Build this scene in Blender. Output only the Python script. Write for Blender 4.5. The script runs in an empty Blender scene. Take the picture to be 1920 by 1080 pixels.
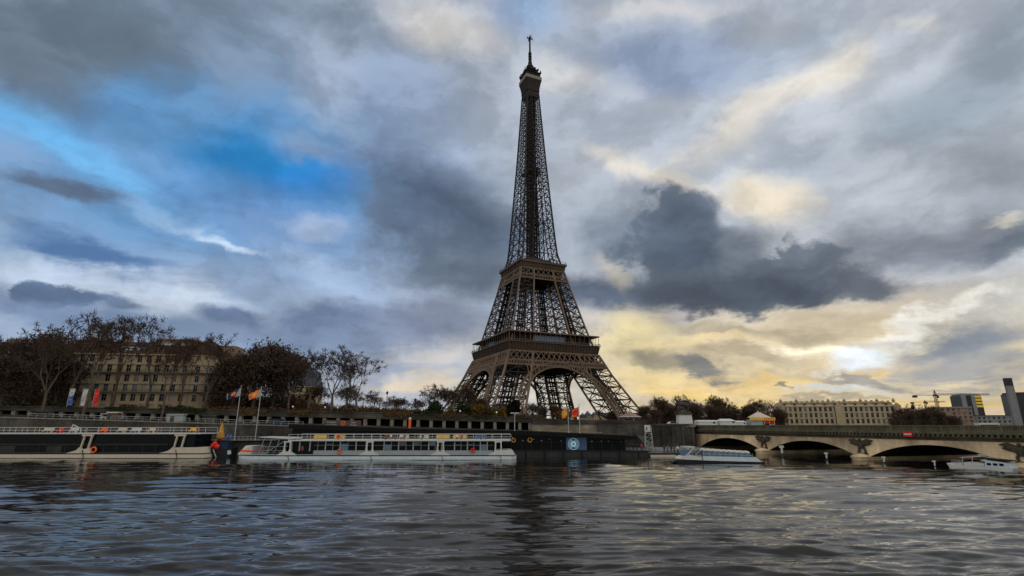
import bpy, math, random
import numpy as np
from mathutils import Vector, Matrix
R = math.radians
PI = math.pi
rnd = random.Random(7)
scene = bpy.context.scene
C = scene.collection

# ------------------------------------------------------------------ camera
EYE = 8.0
PITCH = 0.26
FPX = 963.0                      # focal length in pixels of the 1920 px wide frame
cam_d = bpy.data.cameras.new('camera')
cam_d.sensor_width = 36.0
cam_d.lens = FPX / 1920 * 36.0
cam_d.clip_end = 20000
cam_d.clip_start = 0.5
cam = bpy.data.objects.new('camera', cam_d)
C.objects.link(cam)
cam.location = (0, 0, EYE)
cam.rotation_euler = (PI / 2 + PITCH, 0, 0)
scene.camera = cam
scene.view_settings.view_transform = 'Standard'
scene.view_settings.look = 'None'
scene.view_settings.exposure = 0
scene.view_settings.gamma = 1
scene.render.film_transparent = False
scene.cycles.max_bounces = 6
scene.cycles.diffuse_bounces = 2
scene.cycles.glossy_bounces = 4
scene.cycles.transparent_max_bounces = 6
scene.cycles.use_denoising = True
scene.cycles.sample_clamp_indirect = 4


def ray(px, py):
    x = (px - 960) / FPX
    y = -(py - 540) / FPX
    return (x, math.cos(PITCH) - y * math.sin(PITCH), math.sin(PITCH) + y * math.cos(PITCH))


def at(px, py, Y):
    d = ray(px, py)
    k = Y / d[1]
    return Vector((d[0] * k, Y, EYE + d[2] * k))


def lin(c):
    return tuple((v / 255 / 12.92) if v <= 10 else ((v / 255 + 0.055) / 1.055) ** 2.4 for v in c)


# ------------------------------------------------------------------ sky
SUN_AZ, SUN_EL = R(31), R(7)


def make_world():
    w = bpy.data.worlds.new('World')
    scene.world = w
    w.use_nodes = True
    nt = w.node_tree
    N, L = nt.nodes, nt.links
    N.clear()

    def nd(t, **kw):
        n = N.new(t)
        for k, v in kw.items():
            setattr(n, k, v)
        return n

    def math_(op, a, b=None, c=None, clamp=False):
        n = nd('ShaderNodeMath', operation=op, use_clamp=clamp)
        for i, v in enumerate((a, b, c)):
            if v is None:
                continue
            if isinstance(v, (int, float)):
                n.inputs[i].default_value = v
            else:
                L.new(v, n.inputs[i])
        return n.outputs[0]

    def vmath(op, a, b=None, scale=None):
        n = nd('ShaderNodeVectorMath', operation=op)
        for i, v in enumerate((a, b)):
            if v is None:
                continue
            if isinstance(v, (tuple, list)):
                n.inputs[i].default_value = v
            else:
                L.new(v, n.inputs[i])
        if scale is not None:
            n.inputs['Scale'].default_value = scale
        return n.outputs['Value'] if op in ('DOT_PRODUCT', 'LENGTH') else n.outputs[0]

    tc = nd('ShaderNodeTexCoord')
    dirv = vmath('NORMALIZE', tc.outputs['Generated'])
    sep = nd('ShaderNodeSeparateXYZ')
    L.new(dirv, sep.inputs[0])
    dx, dy, dz = sep.outputs
    az = math_('ARCTAN2', dx, dy)
    el = math_('ARCSINE', dz)
    comb = nd('ShaderNodeCombineXYZ')
    L.new(az, comb.inputs[0])
    L.new(el, comb.inputs[1])
    comb.inputs[2].default_value = 1.0
    # cloud-layer coordinates (flatten towards the horizon)
    dzc = math_('ADD', math_('MAXIMUM', dz, 0.0), 0.22)
    cl = nd('ShaderNodeCombineXYZ')
    L.new(math_('DIVIDE', dx, dzc), cl.inputs[0])
    L.new(math_('DIVIDE', dy, dzc), cl.inputs[1])
    L.new(dz, cl.inputs[2])

    def noise(vec, scale, detail=6, rough=0.55, dist=0.0, off=(0, 0, 0)):
        m = vmath('ADD', vec, off)
        n = nd('ShaderNodeTexNoise')
        n.inputs['Scale'].default_value = scale
        n.inputs['Detail'].default_value = detail
        n.inputs['Roughness'].default_value = rough
        n.inputs['Distortion'].default_value = dist
        L.new(m, n.inputs['Vector'])
        return n

    n1 = noise(cl.outputs[0], 1.6, 7, 0.6, 0.3)
    n2 = noise(dirv, 9.0, 8, 0.60, 0.2, (3.1, 1.7, 0.4))
    n3 = noise(cl.outputs[0], 2.2, 9, 0.62, 0.6, (9.1, 4.4, 2.0))
    n4 = noise(dirv, 3.0, 5, 0.55, 0.2, (1.4, 7.7, 5.1))
    sc5 = nd('ShaderNodeCombineXYZ')
    L.new(az, sc5.inputs[0])
    L.new(math_('MULTIPLY', el, 2.0), sc5.inputs[1])
    wv2 = vmath('ADD', sc5.outputs[0], vmath('SCALE', vmath('SUBTRACT', n2.outputs['Color'], (0.5, 0.5, 0.5)), scale=0.12))
    # warp the angular coordinates
    off1 = vmath('SCALE', vmath('SUBTRACT', n1.outputs['Color'], (0.5, 0.5, 0.5)), scale=0.20)
    off2 = vmath('SCALE', vmath('SUBTRACT', n2.outputs['Color'], (0.5, 0.5, 0.5)), scale=0.10)
    wv = vmath('ADD', comb.outputs[0], vmath('MULTIPLY', vmath('ADD', off1, off2), (1.0, 0.6, 0.0)))
    nedge = math_('SUBTRACT', n2.outputs['Fac'], 0.5)
    nlay = math_('SUBTRACT', n3.outputs['Fac'], 0.5)

    sky = nd('ShaderNodeTexSky', sky_type='NISHITA')
    sky.sun_disc = False
    sky.sun_elevation = SUN_EL
    sky.sun_rotation = SUN_AZ
    sky.air_density = 1.0
    sky.dust_density = 1.5
    skyc = vmath('SCALE', sky.outputs[0], scale=0.10)

    def mixc(fac, a, b):
        n = nd('ShaderNodeMix', data_type='RGBA')
        if isinstance(fac, (int, float)):
            n.inputs[0].default_value = fac
        else:
            L.new(fac, n.inputs[0])
        for i, v in ((6, a), (7, b)):
            if isinstance(v, tuple):
                n.inputs[i].default_value = (*v, 1)
            else:
                L.new(v, n.inputs[i])
        return n.outputs[2]

    col = mixc(0.88, skyc, lin((160, 169, 184)))

    def azel(px, py):
        d = Vector(ray(px, py)).normalized()
        return math.atan2(d.x, d.y), math.asin(d.z)

    def blob(px, py, rx, ry, rot, rgb, strength=1.0, soft=0.6, k=0.35, lay=0.0):
        """One bank of cloud: an ellipse of sky (size given in pixels of the photograph), ragged by noise."""
        a0, e0 = azel(px, py)
        hh = 4.0
        ax = [(azel(px + hh, py)[i] - (a0, e0)[i]) / hh for i in (0, 1)]
        ay = [(azel(px, py - hh)[i] - (a0, e0)[i]) / hh for i in (0, 1)]
        J = np.array([[ax[0], ay[0]], [ax[1], ay[1]]])
        c, s = math.cos(R(rot)), math.sin(R(rot))
        M = np.diag([1 / rx, 1 / ry]) @ np.array([[c, s], [-s, c]]) @ np.linalg.inv(J)
        cc = -M @ np.array([a0, e0])
        d1 = vmath('DOT_PRODUCT', wv, (M[0, 0], M[0, 1], cc[0]))
        d2 = vmath('DOT_PRODUCT', wv, (M[1, 0], M[1, 1], cc[1]))
        cb = nd('ShaderNodeCombineXYZ')
        L.new(d1, cb.inputs[0])
        L.new(d2, cb.inputs[1])
        ln = vmath('LENGTH', cb.outputs[0])
        ln = math_('MULTIPLY_ADD', nedge, -2.2 * k, ln)
        if lay:
            ln = math_('MULTIPLY_ADD', nlay, -2.2 * lay, ln)
        mr = nd('ShaderNodeMapRange', interpolation_type='SMOOTHSTEP')
        L.new(ln, mr.inputs['Value'])
        mr.inputs['From Min'].default_value = 1.0 + soft * 0.6
        mr.inputs['From Max'].default_value = 1.0 - soft
        mr.inputs['To Min'].default_value = 0.0
        mr.inputs['To Max'].default_value = strength
        nonlocal col
        col = mixc(mr.outputs[0], col, lin(rgb))

    for b in SKY:
        blob(*b)
    # small scale light and dark inside the clouds
    tex = math_('MULTIPLY_ADD', nlay, 0.75, 1.15)
    tex = math_('MULTIPLY_ADD', nedge, 0.5, tex)
    n5 = noise(wv2, 6.5, 9, 0.55, 0.15, (2.2, 8.8, 1.1))
    pf = nd('ShaderNodeMapRange', interpolation_type='SMOOTHSTEP')
    L.new(n5.outputs['Fac'], pf.inputs['Value'])
    pf.inputs['From Min'].default_value = 0.40
    pf.inputs['From Max'].default_value = 0.60
    pf.inputs['To Min'].default_value = -0.13
    pf.inputs['To Max'].default_value = 0.15
    tex = math_('ADD', tex, pf.outputs[0])
    col = vmath('MULTIPLY', col, vmath('SCALE', (1, 1, 1), None) if False else (1, 1, 1))
    sc = nd('ShaderNodeVectorMath', operation='SCALE')
    L.new(col, sc.inputs[0])
    L.new(tex, sc.inputs['Scale'])
    # high and behind the viewer: unseen near-white cloud, brightened to light the fronts
    mrb = nd('ShaderNodeMapRange', interpolation_type='SMOOTHSTEP')
    L.new(dy, mrb.inputs['Value'])
    mrb.inputs['From Min'].default_value = 0.35
    mrb.inputs['From Max'].default_value = -0.25
    back = mixc(mrb.outputs[0], sc.outputs[0], BACK_SKY)
    bg = nd('ShaderNodeBackground')
    L.new(back, bg.inputs['Color'])
    bg.inputs['Strength'].default_value = 1.0
    out = nd('ShaderNodeOutputWorld')
    L.new(bg.outputs[0], out.inputs[0])
    w.cycles.sampling_method = 'MANUAL'
    w.cycles.sample_map_resolution = 512


BACK_SKY = (0.98, 0.95, 0.90)
# x, y, radius x, radius y, tilt, colour, strength, softness, ragged edge, layer raggedness
SKY = [
    # broad tones
    (400, 320, 560, 300, -10, (86, 138, 186), 0.95, 0.8, 0.2),
    (960, 30, 1500, 130, 0, (148, 160, 178), 0.5, 0.9, 0.2),
    (1500, 300, 620, 360, 0, (174, 181, 190), 0.9, 0.8, 0.2),
    (250, 600, 700, 130, 0, (140, 158, 184), 0.8, 0.8, 0.2),
    (820, 640, 300, 130, 0, (150, 160, 176), 0.7, 0.8, 0.3),
    (1480, 690, 620, 130, 0, (208, 192, 158), 0.95, 0.6, 0.15),
    # blue opening
    (520, 375, 180, 55, -12, (74, 126, 178), 0.85, 0.9, 0.5),
    (470, 300, 300, 95, -14, (52, 124, 182), 0.95, 0.8, 0.5),
    (490, 290, 170, 48, -10, (38, 118, 178), 0.8, 0.9, 0.5),
    (600, 335, 110, 40, 10, (44, 116, 184), 0.75, 0.9, 0.5),
    (280, 215, 150, 70, 20, (98, 144, 188), 0.7, 0.9, 0.3),
    (270, 290, 150, 45, -15, (112, 152, 194), 0.6, 0.9, 0.4),
    (50, 240, 130, 40, -25, (98, 168, 222), 0.75, 1.0, 0.6, 0.3),
    (180, 318, 170, 30, -28, (112, 178, 228), 0.7, 1.0, 0.7, 0.4),
    # upper left grey bank
    (150, 60, 480, 95, -4, (98, 112, 126), 0.92, 0.7, 0.35),
    (60, 140, 170, 70, -20, (92, 104, 118), 0.85, 0.8, 0.35),
    (620, 60, 130, 80, 40, (122, 138, 156), 0.7, 0.8, 0.35),
    (470, 130, 140, 40, -20, (120, 138, 160), 0.7, 0.8, 0.35),
    (640, 150, 90, 60, -40, (168, 180, 200), 0.6, 0.9, 0.45),
    (840, 60, 130, 48, -12, (202, 200, 198), 0.9, 0.9, 0.35),
    (800, 180, 120, 60, -20, (142, 160, 190), 0.6, 0.9, 0.4),
    (1000, 25, 60, 50, 0, (128, 158, 196), 0.7, 0.9, 0.3),
    # left bands
    (100, 350, 120, 22, -12, (88, 102, 124), 0.92, 0.6, 0.35),
    (600, 260, 70, 28, -20, (120, 138, 164), 0.7, 0.8, 0.5),
    (560, 430, 260, 70, -14, (110, 138, 178), 0.7, 0.9, 0.35),
    (60, 500, 150, 40, -10, (180, 194, 214), 0.8, 0.9, 0.5),
    (170, 470, 160, 26, -18, (72, 104, 146), 0.95, 0.6, 0.3),
    (415, 455, 84, 7, -22, (214, 226, 238), 0.65, 1.0, 0.7),
    (320, 412, 120, 16, -22, (146, 180, 216), 0.7, 1.0, 0.7),
    (330, 565, 190, 34, -12, (192, 204, 220), 0.85, 0.8, 0.4),
    (640, 520, 130, 36, -20, (158, 178, 208), 0.7, 0.8, 0.4),
    (620, 430, 60, 26, 0, (160, 174, 196), 0.6, 0.8, 0.5),
    (105, 548, 70, 30, -10, (88, 108, 138), 0.95, 0.25, 0.9),
    (200, 560, 70, 16, -8, (90, 110, 142), 0.8, 0.6, 0.5),
    (180, 605, 300, 32, -6, (110, 130, 160), 0.85, 0.7, 0.4),
    (440, 598, 80, 24, -6, (88, 108, 140), 0.9, 0.6, 0.5),
    (640, 592, 130, 40, 4, (98, 116, 146), 0.88, 0.7, 0.45),
    (560, 640, 260, 36, 0, (114, 132, 160), 0.8, 0.8, 0.3),
    # dark mass left of the tower
    (790, 300, 120, 55, -30, (118, 134, 162), 0.8, 0.8, 0.45),
    (790, 370, 130, 75, -28, (90, 106, 130), 0.9, 0.8, 0.9, 0.25),
    (870, 440, 135, 105, -10, (98, 111, 130), 0.9, 0.8, 0.8, 0.25),
    (800, 380, 100, 50, -28, (74, 90, 112), 0.75, 0.8, 0.7),
    (880, 450, 95, 75, -10, (80, 93, 112), 0.75, 0.8, 0.6),
    (860, 510, 100, 40, 0, (92, 104, 120), 0.9, 0.7, 0.4),
    (800, 600, 120, 42, 4, (116, 126, 150), 0.85, 0.7, 0.4),
    (790, 672, 110, 34, 10, (188, 184, 180), 0.8, 0.8, 0.45),
    (800, 724, 110, 22, 0, (206, 190, 164), 0.8, 0.8, 0.4),
    (730, 690, 70, 18, 0, (124, 142, 172), 0.6, 0.8, 0.4),
    # right of the tower, upper
    (1070, 140, 80, 42, 0, (198, 198, 198), 0.8, 0.9, 0.4),
    (1260, 20, 130, 26, 0, (200, 198, 198), 0.75, 0.9, 0.4),
    (1260, 120, 190, 56, -6, (128, 145, 174), 0.9, 0.8, 0.4),
    (1330, 90, 110, 48, 0, (138, 152, 176), 0.7, 0.8, 0.4),
    (1190, 230, 150, 44, 0, (164, 174, 192), 0.7, 0.9, 0.4),
    (1420, 220, 190, 36, 35, (212, 206, 196), 0.9, 0.9, 0.4),
    (1560, 140, 90, 40, 40, (214, 208, 198), 0.9, 0.9, 0.4),
    (1500, 90, 120, 40, 30, (154, 168, 186), 0.6, 0.9, 0.4),
    (1240, 335, 150, 20, -22, (212, 204, 190), 0.85, 0.9, 0.4),
    (1500, 300, 70, 40, 0, (140, 150, 164), 0.7, 0.8, 0.4),
    (1460, 385, 80, 46, -20, (212, 200, 178), 0.9, 0.8, 0.45),
    (1730, 230, 180, 70, 14, (136, 148, 160), 0.9, 0.8, 0.35),
    (1850, 110, 150, 90, 50, (138, 149, 162), 0.9, 0.8, 0.35),
    (1705, 55, 26, 26, 60, (196, 196, 192), 0.7, 0.9, 0.4),
    (1840, 330, 150, 60, 0, (146, 155, 164), 0.85, 0.8, 0.35),
    (1720, 450, 190, 62, 12, (116, 124, 136), 0.9, 0.7, 0.4),
    (1860, 450, 90, 34, 25, (94, 104, 118), 0.85, 0.7, 0.45),
    (1850, 405, 44, 12, 10, (206, 202, 190), 0.8, 0.8, 0.5),
    (1830, 570, 160, 44, 20, (176, 176, 172), 0.85, 0.8, 0.4),
    # big dark cumulus
    (1160, 430, 130, 80, 0, (112, 124, 140), 0.9, 0.8, 0.6),
    (1140, 545, 180, 48, 0, (84, 96, 114), 0.95, 0.6, 0.5),
    (1145, 500, 24, 46, 38, (198, 188, 166), 0.6, 0.9, 0.6),
    (1262, 418, 100, 62, 0, (96, 108, 124), 0.95, 0.2, 0.9),
    (1278, 420, 74, 44, 0, (80, 92, 108), 0.8, 0.6, 0.7),
    (1290, 480, 170, 62, -8, (90, 101, 116), 0.95, 0.3, 0.8),
    (1290, 480, 120, 44, -8, (74, 85, 100), 0.85, 0.7, 0.6),
    (1525, 508, 76, 54, 0, (102, 112, 124), 0.95, 0.2, 0.9),
    (1530, 520, 50, 34, 0, (84, 94, 108), 0.8, 0.8, 0.6),
    (1400, 540, 270, 40, 0, (88, 96, 108), 0.95, 0.3, 0.6),
    (1420, 548, 220, 26, 0, (72, 80, 92), 0.9, 0.7, 0.5),
    (1640, 535, 80, 34, -6, (94, 101, 111), 0.92, 0.5, 0.7),
    (1420, 460, 60, 46, 10, (112, 120, 130), 0.7, 0.8, 0.6),
    # the sunset under it
    (1560, 640, 210, 20, 8, (248, 236, 206), 0.95, 0.7, 0.3, 0.4),
    (1700, 605, 130, 20, 22, (244, 240, 230), 0.97, 0.7, 0.5, 0.3),
    (1595, 668, 60, 34, 10, (222, 230, 236), 0.97, 0.7, 0.5, 0.2),
    (1420, 612, 220, 16, -5, (166, 156, 136), 0.8, 0.8, 0.4, 0.3),
    (1200, 640, 70, 60, 0, (208, 194, 150), 0.9, 0.8, 0.3, 0.3),
    (1190, 720, 120, 40, 0, (214, 192, 138), 0.9, 0.8, 0.3, 0.3),
    (1300, 632, 110, 14, 4, (226, 206, 160), 0.85, 0.8, 0.4, 0.2),
    (1215, 665, 60, 26, -14, (146, 140, 124), 0.9, 0.6, 0.5),
    (1320, 690, 66, 20, -14, (122, 122, 122), 0.95, 0.5, 0.45),
    (1400, 662, 110, 18, 0, (166, 154, 130), 0.9, 0.6, 0.45),
    (1440, 715, 150, 14, 0, (238, 206, 140), 0.8, 0.8, 0.3, 0.3),
    (1300, 742, 200, 16, 0, (234, 202, 134), 0.9, 0.8, 0.3, 0.2),
    (1590, 732, 110, 14, 0, (196, 204, 206), 0.8, 0.8, 0.3, 0.2),
    (1800, 640, 170, 44, 6, (128, 138, 152), 0.92, 0.6, 0.4, 0.2),
    (1840, 690, 150, 26, 0, (140, 144, 150), 0.85, 0.7, 0.4, 0.2),
    (1640, 712, 110, 12, -4, (146, 146, 144), 0.85, 0.6, 0.4, 0.2),
    (1485, 718, 18, 8, -10, (132, 132, 128), 0.9, 0.5, 0.4),
    (1640, 692, 60, 8, 4, (214, 190, 146), 0.8, 0.7, 0.4),
    (1560, 757, 140, 9, 0, (152, 146, 132), 0.7, 0.7, 0.4, 0.2),
    (1780, 757, 190, 16, 6, (226, 198, 138), 0.9, 0.8, 0.3, 0.2),
    (1870, 735, 100, 14, 4, (190, 176, 140), 0.7, 0.7, 0.3, 0.2),
    (1060, 740, 130, 50, 0, (196, 192, 178), 0.85, 0.8, 0.3),
]
make_world()

sun_d = bpy.data.lights.new('sun', 'SUN')
sun_d.energy = 0.5
sun_d.angle = R(160)
sun_d.color = (1.0, 0.86, 0.66)
sun = bpy.data.objects.new('sun', sun_d)
C.objects.link(sun)
sun.rotation_euler = (PI / 2 - SUN_EL, 0, -SUN_AZ + PI)
sun.location = (200, 300, 200)


# ------------------------------------------------------------------ helpers
class MB:
    """Collects simple solids and links them as one mesh object."""

    def __init__(self):
        self.v, self.f, self.m, self.mi = [], [], [], 0

    def face(self, idx):
        self.f.append(idx)
        self.m.append(self.mi)

    def poly(self, pts):
        b = len(self.v)
        self.v += [tuple(p) for p in pts]
        self.face(tuple(range(b, b + len(pts))))

    def box(self, x0, x1, y0, y1, z0, z1):
        b = len(self.v)
        self.v += [(x, y, z) for z in (z0, z1) for x, y in ((x0, y0), (x1, y0), (x1, y1), (x0, y1))]
        for q in ((3, 2, 1, 0), (4, 5, 6, 7), (0, 1, 5, 4), (1, 2, 6, 5), (2, 3, 7, 6), (3, 0, 4, 7)):
            self.face(tuple(b + i for i in q))

    def hexa(self, p):
        """8 points, bottom ring then top ring"""
        b = len(self.v)
        self.v += [tuple(q) for q in p]
        for q in ((3, 2, 1, 0), (4, 5, 6, 7), (0, 1, 5, 4), (1, 2, 6, 5), (2, 3, 7, 6), (3, 0, 4, 7)):
            self.face(tuple(b + i for i in q))

    def strut(self, p, q, w, h=None, n=4):
        self.tube([p, q], [w / 2 * 1.2] * 2, n) if h is None else self._bar(p, q, w, h)

    def _bar(self, p, q, w, h):
        p, q = Vector(p), Vector(q)
        d = (q - p).normalized()
        up = Vector((0, 0, 1)) if abs(d.z) < 0.95 else Vector((1, 0, 0))
        s = d.cross(up).normalized() * w / 2
        u = s.cross(d).normalized() * h / 2
        self.hexa([p - s - u, p + s - u, q + s - u, q - s - u, p - s + u, p + s + u, q + s + u, q - s + u])

    def tube(self, pts, rad, n=6, caps=True):
        b0 = len(self.v)
        pts = [Vector(p) for p in pts]
        prev = None
        for i, p in enumerate(pts):
            d = (pts[min(i + 1, len(pts) - 1)] - pts[max(i - 1, 0)])
            if d.length < 1e-9:
                d = Vector((0, 0, 1))
            d.normalize()
            if prev is None:
                a = Vector((0, 0, 1)) if abs(d.z) < 0.9 else Vector((1, 0, 0))
                s = d.cross(a).normalized()
            else:
                s = prev - d * prev.dot(d)
                s = s.normalized() if s.length > 1e-6 else d.orthogonal().normalized()
            prev = s
            t = d.cross(s)
            r = rad[i]
            for k in range(n):
                a = 2 * PI * (k + 0.5) / n
                self.v.append(tuple(p + s * (math.cos(a) * r) + t * (math.sin(a) * r)))
        for i in range(len(pts) - 1):
            for k in range(n):
                a = b0 + i * n + k
                c = b0 + i * n + (k + 1) % n
                self.face((a, c, c + n, a + n))
        if caps:
            self.face(tuple(b0 + k for k in range(n))[::-1])
            e = b0 + (len(pts) - 1) * n
            self.face(tuple(e + k for k in range(n)))

    def lathe(self, prof, n=16, c=(0, 0, 0)):
        """prof: list of (radius, z) bottom to top"""
        b0 = len(self.v)
        for r, z in prof:
            for k in range(n):
                a = 2 * PI * k / n
                self.v.append((c[0] + r * math.cos(a), c[1] + r * math.sin(a), c[2] + z))
        for i in range(len(prof) - 1):
            for k in range(n):
                a, d = b0 + i * n + k, b0 + i * n + (k + 1) % n
                self.face((a, d, d + n, a + n))
        self.face(tuple(b0 + k for k in range(n))[::-1])
        e = b0 + (len(prof) - 1) * n
        self.face(tuple(e + k for k in range(n)))

    def prism(self, outline, a0, a1, f):
        """extrude a 2-D outline; f(u, v, a) gives the 3-D point"""
        n = len(outline)
        b = len(self.v)
        for a in (a0, a1):
            self.v += [tuple(f(u, v, a)) for u, v in outline]
        self.face(tuple(range(b, b + n))[::-1])
        self.face(tuple(range(b + n, b + 2 * n)))
        for i in range(n):
            j = (i + 1) % n
            self.face((b + i, b + j, b + n + j, b + n + i))

    def torus(self, c, R0, r, ax='y', n=14, m=6):
        pts = []
        b0 = len(self.v)
        for i in range(n):
            a = 2 * PI * i / n
            for k in range(m):
                t = 2 * PI * k / m
                q, z = R0 + r * math.cos(t), r * math.sin(t)
                p = (q * math.cos(a), z, q * math.sin(a)) if ax == 'y' else (q * math.cos(a), q * math.sin(a), z)
                self.v.append((c[0] + p[0], c[1] + p[1], c[2] + p[2]))
        for i in range(n):
            for k in range(m):
                a, d = b0 + i * m + k, b0 + i * m + (k + 1) % m
                a2, d2 = b0 + ((i + 1) % n) * m + k, b0 + ((i + 1) % n) * m + (k + 1) % m
                self.face((a, d, d2, a2))

    def ball(self, c, rx, ry=None, rz=None, n=8, m=5):
        ry = ry or rx
        rz = rz or rx
        b0 = len(self.v)
        for i in range(m + 1):
            t = PI * i / m
            for k in range(n):
                a = 2 * PI * k / n
                self.v.append((c[0] + rx * math.sin(t) * math.cos(a), c[1] + ry * math.sin(t) * math.sin(a), c[2] - rz * math.cos(t)))
        for i in range(m):
            for k in range(n):
                a, d = b0 + i * n + k, b0 + i * n + (k + 1) % n
                self.face((a, d, d + n, a + n))

    def xf(self, M):
        self.v = [tuple(M @ Vector(p)) for p in self.v]
        return self

    def mesh(self, name, mats):
        me = bpy.data.meshes.new(name)
        me.from_pydata(self.v, [], self.f)
        for m in (mats if isinstance(mats, (list, tuple)) else [mats]):
            me.materials.append(m)
        if any(self.m):
            me.polygons.foreach_set('material_index', self.m)
        me.update()
        return me

    def build(self, name, mats, parent=None, smooth=False):
        me = self.mesh(name, mats)
        if smooth:
            me.polygons.foreach_set('use_smooth', [True] * len(me.polygons))
        return link(name, me, parent)


def link(name, me, parent=None):
    o = bpy.data.objects.new(name, me)
    C.objects.link(o)
    if parent is not None:
        o.parent = parent
    return o


def tag(o, label=None, cat=None, group=None, kind=None):
    if label:
        o['label'] = label
    if cat:
        o['category'] = cat
    if group:
        o['group'] = group
    if kind:
        o['kind'] = kind
    return o


def thing(name, label, cat, loc=(0, 0, 0), rz=0.0, group=None, s=1.0):
    o = bpy.data.objects.new(name, None)
    C.objects.link(o)
    o.empty_display_size = 0.5
    o.location = loc
    o.rotation_euler = (0, 0, rz)
    o.scale = (s, s, s)
    return tag(o, label, cat, group)


def dup(root, loc, rz=0.0, label=None, s=1.0, group=None):
    r = root.copy()
    C.objects.link(r)
    r.location = loc
    r.rotation_euler = (0, 0, rz)
    r.scale = (s, s, s) if isinstance(s, (int, float)) else s
    if label:
        r['label'] = label
    if group:
        r['group'] = group
    for ch in list(root.children):
        c = ch.copy()
        C.objects.link(c)
        c.parent = r
        for g in list(ch.children):
            d = g.copy()
            C.objects.link(d)
            d.parent = c
    return r


def mat(name, rgb, rough=0.7, var=0.18, scale=0.6, metal=0.0, rgb2=None, streak=None, spec=0.12, bump=0.0, emit=None, courses=None):
    """Procedural paint, stone or metal: base colour broken up by two sizes of noise."""
    m = bpy.data.materials.new(name)
    m.use_nodes = True
    nt = m.node_tree
    N, L = nt.nodes, nt.links
    b = N['Principled BSDF']
    b.inputs['Roughness'].default_value = rough
    b.inputs['Metallic'].default_value = metal
    b.inputs['Specular IOR Level'].default_value = spec
    tc = N.new('ShaderNodeTexCoord')
    mp = N.new('ShaderNodeMapping')
    L.new(tc.outputs['Object'], mp.inputs[0])
    if streak:
        mp.inputs['Scale'].default_value = streak
    n = N.new('ShaderNodeTexNoise')
    n.inputs['Scale'].default_value = scale
    n.inputs['Detail'].default_value = 5
    n.inputs['Roughness'].default_value = 0.65
    L.new(mp.outputs[0], n.inputs['Vector'])
    mr = N.new('ShaderNodeMapRange')
    mr.inputs['From Min'].default_value = 0.3
    mr.inputs['From Max'].default_value = 0.7
    L.new(n.outputs['Fac'], mr.inputs['Value'])
    mx = N.new('ShaderNodeMix')
    mx.data_type = 'RGBA'
    L.new(mr.outputs[0], mx.inputs[0])
    c2 = rgb2 or tuple(min(1, c * (1 + var)) for c in rgb)
    c1 = rgb if rgb2 else tuple(c * (1 - var) for c in rgb)
    mx.inputs[6].default_value = (*c1, 1)
    mx.inputs[7].default_value = (*c2, 1)
    col = mx.outputs[2]
    if courses:
        cc = courses[2] if len(courses) > 2 else 0.8
        sp = N.new('ShaderNodeSeparateXYZ')
        L.new(tc.outputs['Object'], sp.inputs[0])
        ad = N.new('ShaderNodeMath')
        L.new(sp.outputs[0], ad.inputs[0])
        L.new(sp.outputs[1], ad.inputs[1])
        cb = N.new('ShaderNodeCombineXYZ')
        L.new(ad.outputs[0], cb.inputs[0])
        L.new(sp.outputs[2], cb.inputs[1])
        br = N.new('ShaderNodeTexBrick')
        br.inputs['Scale'].default_value = 1.0
        br.inputs['Brick Width'].default_value = courses[0]
        br.inputs['Row Height'].default_value = courses[1]
        br.inputs['Mortar Size'].default_value = 0.035
        br.inputs['Color1'].default_value = tuple(1 + (v - 1) * cc for v in (1.15, 1.13, 1.1)) + (1,)
        br.inputs['Color2'].default_value = tuple(1 + (v - 1) * cc for v in (0.72, 0.74, 0.76)) + (1,)
        br.inputs['Mortar'].default_value = (1 - .55 * cc, 1 - .55 * cc, 1 - .55 * cc, 1)
        L.new(cb.outputs[0], br.inputs['Vector'])
        n2 = N.new('ShaderNodeTexNoise')
        n2.inputs['Scale'].default_value = 0.13
        n2.inputs['Detail'].default_value = 6
        L.new(tc.outputs['Object'], n2.inputs['Vector'])
        r2 = N.new('ShaderNodeMapRange')
        r2.inputs['From Min'].default_value = 0.35
        r2.inputs['From Max'].default_value = 0.65
        r2.inputs['To Min'].default_value = 0.6
        r2.inputs['To Max'].default_value = 1.35
        L.new(n2.outputs['Fac'], r2.inputs['Value'])
        m1 = N.new('ShaderNodeVectorMath')
        m1.operation = 'MULTIPLY'
        L.new(col, m1.inputs[0])
        L.new(br.outputs['Color'], m1.inputs[1])
        m2 = N.new('ShaderNodeVectorMath')
        m2.operation = 'SCALE'
        L.new(m1.outputs[0], m2.inputs[0])
        L.new(r2.outputs[0], m2.inputs['Scale'])
        col = m2.outputs[0]
    L.new(col, b.inputs['Base Color'])
    if bump:
        bp = N.new('ShaderNodeBump')
        bp.inputs['Strength'].default_value = bump
        bp.inputs['Distance'].default_value = 0.05
        L.new(n.outputs['Fac'], bp.inputs['Height'])
        L.new(bp.outputs[0], b.inputs['Normal'])
    if emit:
        b.inputs['Emission Color'].default_value = (*emit[0], 1)
        b.inputs['Emission Strength'].default_value = emit[1]
    return m


def glass(name, rgb, rough=0.06, spec=0.5):
    m = mat(name, rgb, rough, 0.3, 0.8, spec=spec)
    return m


def GD():
    return mat('dark_glass', (0.005, 0.007, 0.008), 0.1, 0.3, 0.8, spec=0.06)


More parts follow.
